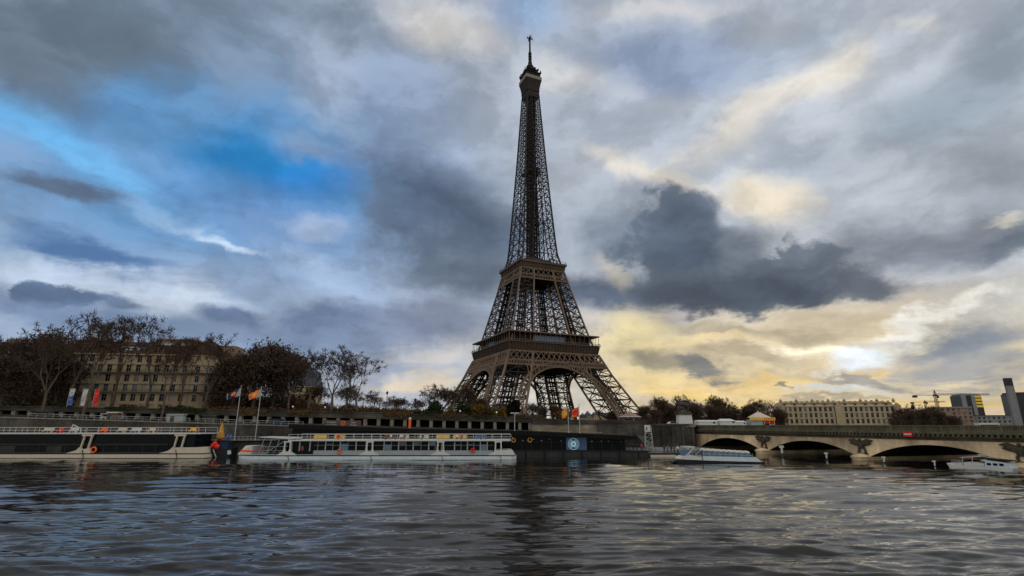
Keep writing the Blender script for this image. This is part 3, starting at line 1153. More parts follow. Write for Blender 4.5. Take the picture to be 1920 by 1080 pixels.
    mb.box(-.35, .35, -2.6, 2.6, 322.6, 323.3)
    mb.strut((0, 0, 324), (0, 0, 326.4), 0.6)
    for sx, sy in ((-1, 0), (1, 0), (0, 1), (0, -1)):
        mb.strut((2.4 * sx, 2.4 * sy, 322), (2.4 * sx, 2.4 * sy, 324.6), .4)
    mb.build('antenna', M['iron_lift'], T)


make_tower()


# ------------------------------------------------------------------ quay wall with its open gallery
def make_walls():
    T = thing('gallery_wall', 'long dark stone quay wall with a row of square gallery openings', 'wall')
    xs = [-230] + [-150 + 4.0 * i for i in range(0, 40)]
    xs = [x for x in xs if x < 6.5]
    end = 6.5

    def band(mb, x0, x1, za, zb, y0, y1, n=1):
        for k in range(n):
            a, b_ = x0 + (x1 - x0) * k / n, x0 + (x1 - x0) * (k + 1) / n
            mb.hexa([(a, wall_y(a) + y0, za(a)), (b_, wall_y(b_) + y0, za(b_)), (b_, wall_y(b_) + y1, za(b_)), (a, wall_y(a) + y1, za(a)),
                     (a, wall_y(a) + y0, zb(a)), (b_, wall_y(b_) + y0, zb(b_)), (b_, wall_y(b_) + y1, zb(b_)), (a, wall_y(a) + y1, zb(a))])

    mb = MB()
    band(mb, -260, end, lambda x: open_top(x), lambda x: wall_top(x) - 0.25, 0, 1.4, 16)
    band(mb, -260, end, lambda x: wall_top(x) - 0.25, lambda x: wall_top(x), -0.25, 0.7, 16)
    band(mb, -260, end, lambda x: open_top(x) - 0.15, lambda x: open_top(x) + 0.2, -0.2, -0.002, 16)
    mb.build('parapet', M['stone'], T)
    mb = MB()
    band(mb, -260, end, lambda x: 2.0, lambda x: open_bot(x), 0.02, 6, 16)
    band(mb, -260, end, lambda x: open_bot(x) - 0.3, lambda x: open_bot(x) + 0.12, -0.15, 0.018, 16)
    mb.build('plinth', M['stone'], T)
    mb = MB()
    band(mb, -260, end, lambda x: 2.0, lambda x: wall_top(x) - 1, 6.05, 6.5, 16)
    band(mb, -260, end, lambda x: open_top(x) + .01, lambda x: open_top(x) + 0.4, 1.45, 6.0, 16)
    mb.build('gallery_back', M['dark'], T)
    for i, x in enumerate(xs + [end - 1.2]):
        w = 1.0
        mb = MB()
        band(mb, x, x + w, lambda x: open_bot(x) + .125, lambda x: open_top(x) - .155, 0.1, 1.1)
        if i % 3 == 1:
            band(mb, x + .25, x + w - .25, lambda x: open_bot(x) + .125, lambda x: open_top(x) - .155, -0.05, 0.09)
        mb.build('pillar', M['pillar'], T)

    # lower retaining wall between terrace and quay
    T2 = thing('terrace_wall', 'low mossy grey retaining wall along the lower quay behind the riverboats', 'wall')
    mb = MB()
    band(mb, -300, 28, lambda x: 2.0, lambda x: terrace_z(x), -9.6, -9.02, 20)
    mb.build('masonry', M['stonegrey'], T2)
    mb = MB()
    band(mb, -300, 28, lambda x: terrace_z(x), lambda x: terrace_z(x) + .3, -9.75, -8.9, 20)
    mb.build('coping', M['pillar'], T2)

    # pale banded masonry right of the gallery
    T3 = thing('banded_wall', 'pale banded stone quay wall between the gallery and the pier head', 'wall')
    mb = MB()
    band(mb, 6.55, 29, lambda x: 2, lambda x: 8.2, -0.3, 1.6, 1)
    mb.build('masonry', M['stonepale'], T3)
    mb = MB()
    band(mb, 6.55, 29, lambda x: 8.2, lambda x: 8.5, -0.7, 1.6, 1)
    band(mb, 6.55, 29, lambda x: 8.5, lambda x: wall_top(x) - .1, -0.25, 0.6, 3)
    mb.build('parapet', M['stone'], T3)

    T4 = thing('pier_head_wall', 'streaked grey stone quay wall reaching out beside the bridge approach', 'wall')
    mb = MB()
    # bastion standing a little forward
    mb.prism([(28, 172.5), (43.5, 172.0), (45.5, 181), (29, 181)], 0, 8.6, lambda u, v, a: (u, v, a))
    mb.build('masonry', M['stonegrey'], T4)
    mb = MB()
    mb.prism([(27.7, 172.2), (43.8, 171.7), (45.7, 181), (45.2, 181), (43.3, 172.3), (28.2, 172.8)], 8.6, 9.5, lambda u, v, a: (u, v, a))
    mb.build('parapet', M['stone'], T4)
    T5 = thing('abutment_wall', 'tall stained stone quay wall between the pier head and the bridge', 'wall')
    mb = MB()
    mb.prism([(45.6, 178.6), (62.2, 181.6), (62.6, 186), (45.8, 186)], 0, 7.6, lambda u, v, a: (u, v, a))
    mb.build('masonry', M['stonegrey'], T5)
    mb = MB()
    for k in range(5):
        x = 46.5 + 3.6 * k
        y = 178.6 + (x - 45.6) * .181
        mb.box(x, x + 1.0, y - .45, y + .05, 0.2, 7.4)
    mb.build('buttress', M['stonegrey'], T5)
    mb = MB()
    mb.prism([(45.4, 178.2), (62.2, 181.2), (62.3, 182.0), (45.5, 179.0)], 7.6, 8.3, lambda u, v, a: (u, v, a))
    mb.build('parapet', M['stone'], T5)
    # downstream bank seen through the arches
    T6 = thing('far_bank_wall', 'dark stone embankment wall seen beyond the bridge arches', 'wall')
    mb = MB()
    mb.hexa([(97, 187, -1), (900, 300, -1), (900, 302, -1), (97, 189, -1), (97, 187, 5.3), (900, 300, 5.3), (900, 302, 5.3), (97, 189, 5.3)])
    mb.build('masonry', M['stone'], T6)


make_walls()


# ------------------------------------------------------------------ bridge
def make_bridge():
    T = thing('stone_bridge', 'pale stone bridge of low arches with carved eagles, reaching in from the right', 'bridge', (B0.x, B0.y, 0), math.atan2(BE.y, BE.x))
    # local x runs along the bridge away from the left bank, local y > 0 is the downstream side... the seen face is y = 0
    # (rotation maps +x to BE; +y is then to the right of the seen face)
    Wd = 34.0
    top = 5.5

    def bot(s):
        k = (s - 1.5) / 31.0
        j = math.floor(k)
        u = s - 1.5 - 31 * j
        if s < 1.5 or u > 28 or s > 153.5:
            return None
        c = 14.0
        rise = 3.1
        Rr = (c * c + rise * rise) / (2 * rise)
        return 0.9 + math.sqrt(Rr * Rr - (u - c) ** 2) - (Rr - rise)

    for k in range(5):
        mb = MB()
        n = 28
        s0 = 1.5 + 31 * k
        for i in range(n):
            a, b_ = s0 + 28 * i / n, s0 + 28 * (i + 1) / n
            za, zb = bot(a + 1e-6), bot(b_ - 1e-6)
            for y, fl in ((0, 0), (Wd, 1)):
                p = [(a, y, za), (b_, y, zb), (b_, y, top), (a, y, top)]
                mb.poly(p[::-1] if fl else p)
            mb.mi = 1  # soffit in a darker stone, the unlit shade put into its colour
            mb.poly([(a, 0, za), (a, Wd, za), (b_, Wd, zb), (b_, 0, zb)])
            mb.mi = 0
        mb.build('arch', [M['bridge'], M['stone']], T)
        mb = MB()
        for i in range(n):            # voussoir ring, slightly proud
            a, b_ = s0 + 28 * i / n, s0 + 28 * (i + 1) / n
            za, zb = bot(a + 1e-6), bot(b_ - 1e-6)
            mb.hexa([(a, -.12, za - .02), (b_, -.12, zb - .02), (b_, .02, zb - .02), (a, .02, za - .02), (a, -.12, za + .55), (b_, -.12, zb + .55), (b_, .02, zb + .55), (a, .02, za + .55)])
        mb.build('arch_ring', M['bridge'], T)
    for k in range(0, 6):
        mb = MB()
        s = 31 * k
        mb.box(s - 1.5, s + 1.5, 0, Wd, 0.9, top)
        mb.build('spandrel', M['bridge'], T)
        if k == 0:
            mb = MB()
            mb.box(-6, 1.5, -1.2, Wd + 1, -3, 0.9)
            mb.box(-6, -1.0, -0.9, 0.0, 0.9, 5.4)
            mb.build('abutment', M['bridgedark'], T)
            continue
        mb = MB()
        prof = [(s - 1.7, 0.5), (s - 1.7, -1.0), (s - 1.2, -2.3), (s, -2.9), (s + 1.2, -2.3), (s + 1.7, -1.0), (s + 1.7, 0.5), (s + 1.7, Wd), (s - 1.7, Wd)]
        mb.prism(prof, -4, 0.55, lambda u, v, a: (u, v, a))
        mb.prism([(s + (u - s) * 1.1, v * 1.06) for u, v in prof], 0.55, 0.9, lambda u, v, a: (u, v, a))
        mb.lathe([(2.2, 0.9), (1.6, 1.25), (0.3, 1.6)], 12, (s, -0.9, 0))
        mb.build('pier', M['bridge'], T)
        # eagle with spread wings over a wreath
        mb = MB()
        for sg in (-1, 1):
            for f in range(6):
                r0 = 0.5
                ang = R(8 + 13 * f)
                ln = 2.7 - 0.22 * f
                p0 = (s + sg * 0.35, -0.30, 4.0 - 0.18 * f)
                p1 = (s + sg * (0.4 + ln * math.cos(ang) * 1.0), -0.35, 4.35 - ln * math.sin(ang) * 0.55 + (0.35 if f == 0 else 0))
                mb.tube([p0, ((p0[0] + p1[0]) / 2, -0.42, (p0[2] + p1[2]) / 2 + .25), p1], [0.3, 0.42, 0.12], 6)
        mb.ball((s, -0.35, 3.5), .62, .4, .95)
        mb.ball((s, -0.5, 4.55), .3, .32, .36)
        mb.tube([(s + .1, -.6, 4.6), (s + .5, -.65, 4.5)], [.14, .04], 5)
        mb.torus((s, -0.2, 2.15), 0.85, 0.27)
        mb.box(s - 1.0, s + 1.0, -.35, .05, 1.1, 1.45)
        mb.box(s - 1.3, s + 1.3, -.25, .04, 1.45, 1.7)
        mb.build('eagle_relief', M['relief'], T)
    mb = MB()
    mb.box(-8, 156, -0.16, Wd + .16, 4.95, 5.49)  # dark strip under the overhang: the cornice shadow put into the stone colour
    mb.box(-8, 156, -0.75, Wd + .75, 5.5, 5.75)
    mb.box(-8, 156, -1.25, Wd + 1.25, 6.2, 6.55)
    mb.box(-8, 156, -0.25, Wd + .25, 5.75, 6.2)
    s = -7.5
    while s < 156:
        mb.box(s, s + .45, -1.15, -0.26, 5.75, 6.2)
        s += 0.95
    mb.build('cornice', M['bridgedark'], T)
    mb = MB()
    mb.box(-8, 156, -0.05, Wd + 0.05, 6.55, 6.7)
    mb.build('deck', M['paving'], T)
    for y in (-0.75, Wd + 0.4):
        mb = MB()
        mb.box(-8, 156, y, y + .35, 6.55, 6.75)
        mb.box(-8, 156, y - .06, y + .41, 7.62, 7.85)
        s = -8
        while s < 156:
            mb.box(s, s + .6, y - .02, y + .37, 6.75, 7.62)
            s += 5.2
        s = -7.4
        while s < 156:
            mb.box(s, s + .24, y + .06, y + .3, 6.75, 7.62)
            s += 0.42
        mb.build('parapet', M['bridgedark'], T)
    # red and white navigation board hung on the cornice
    sg = thing('navigation_board', 'small red board with a white bar hung on the bridge above the third arch', 'sign',
               tuple(B0 + BE * 75.5) + (0,) if False else (B0.x + BE.x * 74.3 - BN.x * 1.4, B0.y + BE.y * 74.3 - BN.y * 1.4, 5.55), math.atan2(BE.y, BE.x))
    mb = MB()
    mb.box(-.95, .95, -.08, 0, 0, 1.0)
    mb.build('board', M['red'], sg)
    mb = MB()
    mb.box(-.8, .8, -.11, -.083, .36, .66)
    mb.build('bar', M['white'], sg)
    return T


make_bridge()


# ------------------------------------------------------------------ people
def make_person(kind):
    me = bpy.data.meshes.new('person')
    # joints
    if kind == 'stand':
        J = {'pel': (0, 0, .95), 'wai': (0, 0, 1.12), 'che': (0, -.01, 1.35), 'nec': (0, 0, 1.5), 'hea': (0, -.02, 1.62), 'top': (0, -.01, 1.74),
             'hl': (.09, 0, .9), 'kl': (.1, -.02, .5), 'al': (.1, .02, .09), 'tl': (.12, -.15, .03), 'hr': (-.09, 0, .9), 'kr': (-.1, -.05, .5), 'ar': (-.1, 0, .09), 'tr': (-.12, -.17, .03),
             'sl': (.18, 0, 1.42), 'el': (.24, .02, 1.15), 'wl': (.24, -.06, .92), 'fl': (.24, -.09, .8), 'sr': (-.18, 0, 1.42), 'er': (-.24, .02, 1.15), 'wr': (-.2, -.14, .98), 'fr': (-.16, -.2, .92)}
    else:
        J = {'pel': (0, .1, .5), 'wai': (0, .12, .68), 'che': (0, .1, .92), 'nec': (0, .08, 1.08), 'hea': (0, .05, 1.2), 'top': (0, .06, 1.32),
             'hl': (.09, .04, .5), 'kl': (.11, -.38, .5), 'al': (.11, -.36, .09), 'tl': (.12, -.52, .03), 'hr': (-.09, .04, .5), 'kr': (-.11, -.38, .5), 'ar': (-.11, -.38, .09), 'tr': (-.12, -.54, .03),
             'sl': (.18, .09, 1.0), 'el': (.24, .02, .76), 'wl': (.16, -.2, .68), 'fl': (.12, -.28, .66), 'sr': (-.18, .09, 1.0), 'er': (-.24, .02, .76), 'wr': (-.16, -.2, .68), 'fr': (-.12, -.28, .66)}
    E_ = [('pel', 'wai'), ('wai', 'che'), ('che', 'nec'), ('nec', 'hea'), ('hea', 'top'), ('pel', 'hl'), ('hl', 'kl'), ('kl', 'al'), ('al', 'tl'), ('pel', 'hr'), ('hr', 'kr'), ('kr', 'ar'), ('ar', 'tr'),
          ('che', 'sl'), ('sl', 'el'), ('el', 'wl'), ('wl', 'fl'), ('che', 'sr'), ('sr', 'er'), ('er', 'wr'), ('wr', 'fr')]
    rad = dict(pel=.15, wai=.135, che=.16, nec=.06, hea=.1, top=.07, h=.095, k=.065, a=.05, t=.045, s=.075, e=.05, w=.04, f=.035)
    names = list(J)
    me.from_pydata([J[n] for n in names], [(names.index(a), names.index(b_)) for a, b_ in E_], [])
    o = bpy.data.objects.new('person_tmp', me)
    C.objects.link(o)
    o.modifiers.new('skin', 'SKIN')
    sk = me.skin_vertices[0].data if me.skin_vertices else None
    if sk is None:
        me.skin_vertices.new() if hasattr(me.skin_vertices, 'new') else None
        sk = me.skin_vertices[0].data
    for i, n in enumerate(names):
        r = rad.get(n) or rad[n[0]]
        sk[i].radius = (r, r * (0.72 if n in ('pel', 'wai', 'che') else 1))
        sk[i].use_root = n == 'pel'
    sub = o.modifiers.new('sub', 'SUBSURF')
    sub.levels = 1
    sub.render_levels = 1
    dg = bpy.context.evaluated_depsgraph_get()
    out = bpy.data.meshes.new_from_object(o.evaluated_get(dg))
    bpy.data.objects.remove(o)
    out.name = 'person'
    hz = J['nec'][2]
    for m in (M['clothdark'], M['navy'], M['skin'], M['hair']):
        out.materials.append(m)
    for p in out.polygons:
        c = p.center
        if c.z > hz + .03:
            p.material_index = 3 if (c.z > J['hea'][2] + .05 or c.y > J['hea'][1] + .04) else 2
        elif (kind == 'stand' and c.z < .9 and abs(c.x) < .17) or (kind != 'stand' and (c.z < .6)):
            p.material_index = 1
        elif kind == 'stand' and c.z < .9:
            p.material_index = 2
        else:
            p.material_index = 0
        p.use_smooth = True
    return out


PERSON = {k: make_person(k) for k in ('stand', 'sit')}
VAR = {}


def person(kind, coat, loc, rz, label, group, s=1.0):
    key = (kind, coat)
    if key not in VAR:
        me = PERSON[kind].copy()
        me.materials[0] = M[coat]
        VAR[key] = me
    o = link('person', VAR[key])
    o.location = loc
    o.rotation_euler = (0, 0, rz)
    o.scale = (s, s, s)
    return tag(o, label, 'person', group)


# ------------------------------------------------------------------ riverboats
def railing(mb, x0, x1, y, z, n, h=1.25, r=.05, mid=True):
    for k in range(n + 1):
        x = x0 + (x1 - x0) * k / n
        mb.strut((x, y, z), (x, y, z + h), r * 1.6)
    mb._bar((x0, y, z + h), (x1, y, z + h), r * 1.7, r * 1.7)
    if mid:
        mb._bar((x0, y, z + h * .5), (x1, y, z + h * .5), r, r)


def make_riverboat():
    """long glazed sightseeing boat, bow to -x"""
    T = thing('sightseeing_boat', 'long white railed sightseeing boat with an orange striped bow, moored left of the glass pavilion', 'boat', (-32, 128.5, 0), R(0.3))
    Lh, Bm = 33.0, 4.2

    def outline(k, b):
        pts = []
        for t in np.linspace(0, 1, 9):
            pts.append((-Lh + 9 * t * 1.0, -b * math.sin(t * PI / 2) ** .7))
        pts += [(Lh - 1.2, -b), (Lh, -b * .6)]
        return pts + [(x, -y) for x, y in pts[::-1]]

    mb = MB()
    mb.mi = 0
    o1 = outline(0, Bm)
    mb.prism([(x * .99 + .3, y * .96) for x, y in o1], -.8, 0.2, lambda u, v, a: (u, v, a))
    mb.mi = 1
    mb.prism([(x, y) for x, y in o1], 0.2, 0.95, lambda u, v, a: (u, v, a))
    mb.mi = 0
    mb.prism([(x * .995, y * .985) for x, y in o1], 0.95, 1.18, lambda u, v, a: (u, v, a))
    mb.build('hull', [M['hullblack'], M['bluewhite']], T)
    mb = MB()                      # raised white bow with stripe
    for z0, z1, mi, e in ((1.18, 1.75, 0, .0), (1.75, 2.25, 1, .08), (2.25, 3.2, 0, .0)):
        mb.mi = mi
        x0, x1 = -Lh + .2 + (z0 - 1.18) * .9, -Lh + .2 + (z1 - 1.18) * .9
        mb.hexa([(x0 - e, -1.2, z0), (-28.6, -2.9 - e, z0), (-28.6, 2.9 + e, z0), (x0 - e, 1.2, z0), (x1 - e, -1.4, z1), (-28.6, -3.0 - e, z1), (-28.6, 3.0 + e, z1), (x1 - e, 1.4, z1)])
    mb.build('bow', [M['white'], M['orange']], T)
    mb = MB()                      # stern block
    mb.prism([(28.3, 1.18), (Lh - .3, 1.18), (Lh - 1.0, 2.1), (Lh - 1.6, 2.3), (28.3, 2.3)], -4.0, 4.0, lambda u, v, a: (u, a, v))
    mb.build('stern_block', M['white'], T)
    mb = MB()                      # grey lower panels
    mb.box(-14, 27.5, -3.75, 3.75, 1.18, 2.05)
    for k in range(19):
        x = -14 + 41.5 * k / 18
        mb.box(x - .04, x + .04, -3.78, -3.752, 1.22, 2.05)
    mb.box(-28.5, -14.02, -3.6, 3.6, 1.18, 1.35)
    mb.build('side_panel', M['greypaint'], T)
    mb = MB()
    mb.box(-19.5, 28.0, -3.45, 3.45, 2.06, 4.35)
    mb.box(-19.5, -14.05, -3.45, 3.45, 1.36, 2.05)
    mb.build('glazing', M['glassdark'], T)
    mb = MB()
    for x in (-19.2, -17.4, -15.0, -11.4, -8.0, -4.3, -2.0, 2.2, 5.6, 9.0, 12.6, 15.6, 18.6, 21.6, 24.6, 26.2):
        mb.box(x - .13, x + .13, -3.6, -3.46, 2.06, 4.35)
        mb.box(x - .13, x + .13, 3.46, 3.6, 2.06, 4.35)
    for x in (-13.2, -9.7, -6.2, 3.9, 7.3, 10.8, 14.1, 20.1, 23.1):
        mb.box(x - .04, x + .04, -3.52, -3.46, 2.06, 4.35)
    for z in (2.07, 3.3):
        mb.box(-14, 27.5, -3.54, -3.46, z, z + (.14 if z < 3 else .05))
    mb.build('window_frame', M['greypaint'], T)
    rp = random.Random(6)  # paler panes set on the glazing, reflections put into their colour
    for a, b_ in ((-11.2, -9.8), (-7.8, -6.3), (2.4, 3.8), (5.8, 7.2), (9.2, 10.7), (12.8, 14.0), (18.8, 20.0), (21.8, 23.0), (24.8, 26.0)):
        mb = MB()
        mb.box(a, b_, -3.49, -3.455, 2.25 if rp.random() < .5 else 3.4, 4.3 if rp.random() < .6 else 3.25 + .9 * rp.random())
        mb.build('reflection_pane', M['glassgrey' if rp.random() < .7 else 'glassblue'], T)
    mb = MB()
    mb.box(-20, 31.6, -4.05, 4.05, 4.36, 4.52)
    mb.box(-20, 31.6, -4.12, -4.06, 4.3, 4.62)
    mb.box(-20, 31.6, 4.06, 4.12, 4.3, 4.62)
    mb.build('upper_deck', M['white'], T)
    mb = MB()
    railing(mb, -20, 31.6, -4.0, 4.55, 24)
    railing(mb, -20, 31.6, 4.0, 4.55, 24)
    mb.strut((31.6, -4, 5.8), (32.4, -4, 4.6), .08)
    for y in np.linspace(-4, 4, 5):
        mb.strut((31.6, y, 4.55), (31.6, y, 5.8), .08)
    mb._bar((31.6, -4, 5.8), (31.6, 4, 5.8), .08, .08)
    mb.build('railing', M['white'], T)
    for x in (-20.0, -1.0, 15.4, 28.8):       # twin legged portal frames with flared feet
        mb = MB()
        for s in (-.75, .75):
            mb._bar((x + s * .95, -3.95, 1.9), (x + s * .8, -3.95, 4.3), .42, .3)
        mb.box(x - .9, x + .9, -4.1, -3.8, 4.0, 4.29)
        mb.prism([(x - 2.3, 1.18), (x + 2.3, 1.18), (x + 2.1, 1.35), (x + 1.1, 1.9), (x + .8, 2.5), (x + .5, 2.5), (x + .3, 2.0), (x - .3, 2.0), (x - .5, 2.5), (x - .8, 2.5), (x - 1.1, 1.9), (x - 2.1, 1.35)],
                 -4.2, -3.78, lambda u, v, a: (u, a, v))
        mb.build('portal_frame', M['white'], T)
        mb = MB()
        mb._bar((x + .3, -4.25, 1.2), (x + .75, -4.25, 0.15), .22, .06)
        mb.build('fender_strap', M['hullblack'], T)
    # wheelhouse at the bow with its pale canopy
    mb = MB()
    mb.hexa([(-25.2, -2.8, 1.36), (-20.3, -3.3, 1.36), (-20.3, 3.3, 1.36), (-25.2, 2.8, 1.36), (-23.4, -2.7, 4.5), (-20.3, -3.1, 4.5), (-20.3, 3.1, 4.5), (-23.4, 2.7, 4.5)])
    mb.build('wheelhouse', M['glassdark'], T)
    mb = MB()
    mb.hexa([(-27.4, -2.9, 5.1), (-19.6, -3.5, 4.7), (-19.6, 3.5, 4.7), (-27.4, 2.9, 5.1), (-27.2, -2.9, 5.25), (-19.6, -3.5, 5.1), (-19.6, 3.5, 5.1), (-27.2, 2.9, 5.25)])
    mb.build('canopy', M['white'], T)
    mb = MB()
    for x in (-26, -24.2, -22.4, -20.4):
        mb._bar((x - 1.0, -2.9, 1.4), (x, -2.9, 5.0), .12, .12)
    mb._bar((-26.6, -2.95, 3.0), (-20.2, -3.3, 3.1), .08, .1)
    railing(mb, -28.4, -20.6, -3.5, 1.3, 6, .9, .04)
    mb._bar((-24.8, -3.2, 2.0), (-21.0, -3.4, 4.3), .18, .12)
    mb.build('wheelhouse_frame', M['greypaint'], T)
    for x, z, c in ((-8.0, 2.0, 'orange'), (-8.4, 5.25, 'orange'), (22.9, 2.2, 'red')):
        mb = MB()
        mb.torus((x, -4.1 if z > 4 else -3.9, z), .42, .14)
        mb.build('life_ring', M[c], T)
    for x, w, c in ((-13.8, 3.0, 'yellow'), (-9.2, 2.4, 'yellow'), (15.5, 3.0, 'yellow'), (11, 2.2, 'cream'), (19.5, 3.2, 'yellow'), (24.6, 2.6, 'clothblue'), (3, 3.0, 'brown'), (6.2, 2.2, 'cream')):
        mb = MB()
        mb.box(x - w / 2, x + w / 2, -1.2, -.8, 4.85, 4.97)
        mb.box(x - w / 2, x + w / 2, -.8, -.7, 4.9, 5.65)
        for s in (-.8, .8):
            mb.box(x + s * w / 2 - .05, x + s * w / 2 + .05, -1.15, -.8, 4.52, 4.85)
        mb.build('deck_bench', M[c], T)
    return T


make_riverboat()


def make_dark_boat():
    """the boat cut by the left edge: black glass, cream hull band"""
    T = thing('cruise_boat', 'long dark glazed cruise boat with a cream hull band, cut by the left edge', 'boat', (-111, 134.5, 0), R(0.0))
    Lh = 36.6
    mb = MB()
    mb.mi = 0
    mb.box(-Lh, Lh - .3, -4.1, 4.1, -.8, .22)
    mb.mi = 1
    mb.prism([(-Lh, .22), (Lh, .22), (Lh - .35, 1.05), (-Lh, 1.05)], -4.2, 4.2, lambda u, v, a: (u, a, v))
    mb.mi = 0
    mb.box(-Lh, Lh - .6, -4.15, 4.15, 1.05, 1.3)
    mb.build('hull', [M['hullblack'], M['cream']], T)
    mb = MB()
    mb.prism([(26.5, 1.3), (Lh - .5, 1.3), (Lh - 1.3, 2.65), (28.8, 2.65), (27.6, 1.9)], -4.1, 4.1, lambda u, v, a: (u, a, v))
    mb.build('stern_block', M['cream'], T)
    mb = MB()
    mb.box(-Lh, 33.5, -3.6, 3.6, 1.3, 5.75)
    mb.build('glazing', M['glassdark'], T)
    mb = MB()
    mb.box(-Lh, 27, -3.72, -3.61, 3.2, 3.45)
    x = -Lh + 1
    while x < 27:
        mb.box(x - .06, x + .06, -3.68, -3.61, 1.35, 3.2)
        x += 3.15
    mb.box(-Lh, 27, -3.8, -3.61, 1.3, 1.55)
    for x in (-13.5, -2.2):
        mb.box(x, x + 3.6, -3.7, -3.61, 1.56, 3.0)
    mb.build('window_frame', M['hullgrey'], T)
    mbl = mat('greenish_blind', (0.10, 0.17, 0.15), 0.6)
    for x, w in ((-30.5, .8), (-28.4, .9), (-24.7, 1.2), (-22.0, 2.2), (-19.2, 1.8), (-16.6, .6)):
        mb = MB()
        mb.box(x, x + w, -3.66, -3.61, 3.9, 5.0)
        mb.build('blind', mbl, T)
    mb = MB()
    mb.box(-Lh, 34.6, -4.2, 4.2, 5.76, 6.0)
    mb.build('upper_deck', M['white'], T)
    mb = MB()
    railing(mb, -Lh, 34.4, -4.1, 6.0, 23, 1.3)
    railing(mb, -Lh, 34.4, 4.1, 6.0, 23, 1.3)
    mb.build('railing', M['white'], T)
    for x in (7.2, 29.8):
        mb = MB()
        for s in (-.9, .9):
            mb._bar((x + s, -4.0, 2.3), (x + s + .5, -4.0, 5.7), .45, .3)
        mb.box(x - 1.2, x + 1.7, -4.1, -3.85, 5.3, 5.75)
        mb.prism([(x - 4.2, 1.3), (x + 1.9, 1.3), (x + 1.5, 2.6), (x - .2, 2.2), (x - 1.2, 2.7), (x - 1.8, 2.0)], -4.2, -3.8, lambda u, v, a: (u, a, v))
        mb.build('portal_frame', M['cream'], T)
        mb = MB()
        mb._bar((x - .2, -4.27, 2.1), (x + .4, -4.27, .3), .25, .06)
        mb.build('fender_strap', M['hullblack'], T)
    mb = MB()
    mb.torus((9.6, -4.15, 2.1), .6, .2)
    mb.build('life_ring', M['orange'], T)
    rr = random.Random(2)
    for x, w, c in ((-5.5, 2.6, 'cream'), (-2.4, 1.2, 'red'), (1.0, 1.8, 'white'), (8.4, 1.6, 'orange'), (13, 2.2, 'cream'), (16.5, 2.5, 'white'), (20.5, 1.5, 'cream'), (31, 2.0, 'yellow')):
        mb = MB()
        mb.box(x - w / 2, x + w / 2, -1.2, -.4, 6.5, 6.6)
        mb.box(x - w / 2, x + w / 2, -.4, -.3, 6.5, 7.2)
        for s in (-.8, .8):
            mb.box(x + s * w / 2 - .05, x + s * w / 2 + .05, -1.1, -.4, 6.0, 6.5)
        mb.build('deck_bench', M[c], T)
    mb = MB()                                   # white davit arm on the deck
    mb.strut((1.8, -3, 6), (2.4, -3, 8.0), .2)
    mb.strut((2.4, -3, 8.0), (4.6, -3, 7.0), .2)
    mb.strut((4.6, -3, 7.0), (4.6, -3, 6.0), .2)
    mb.build('davit', M['white'], T)


make_dark_boat()


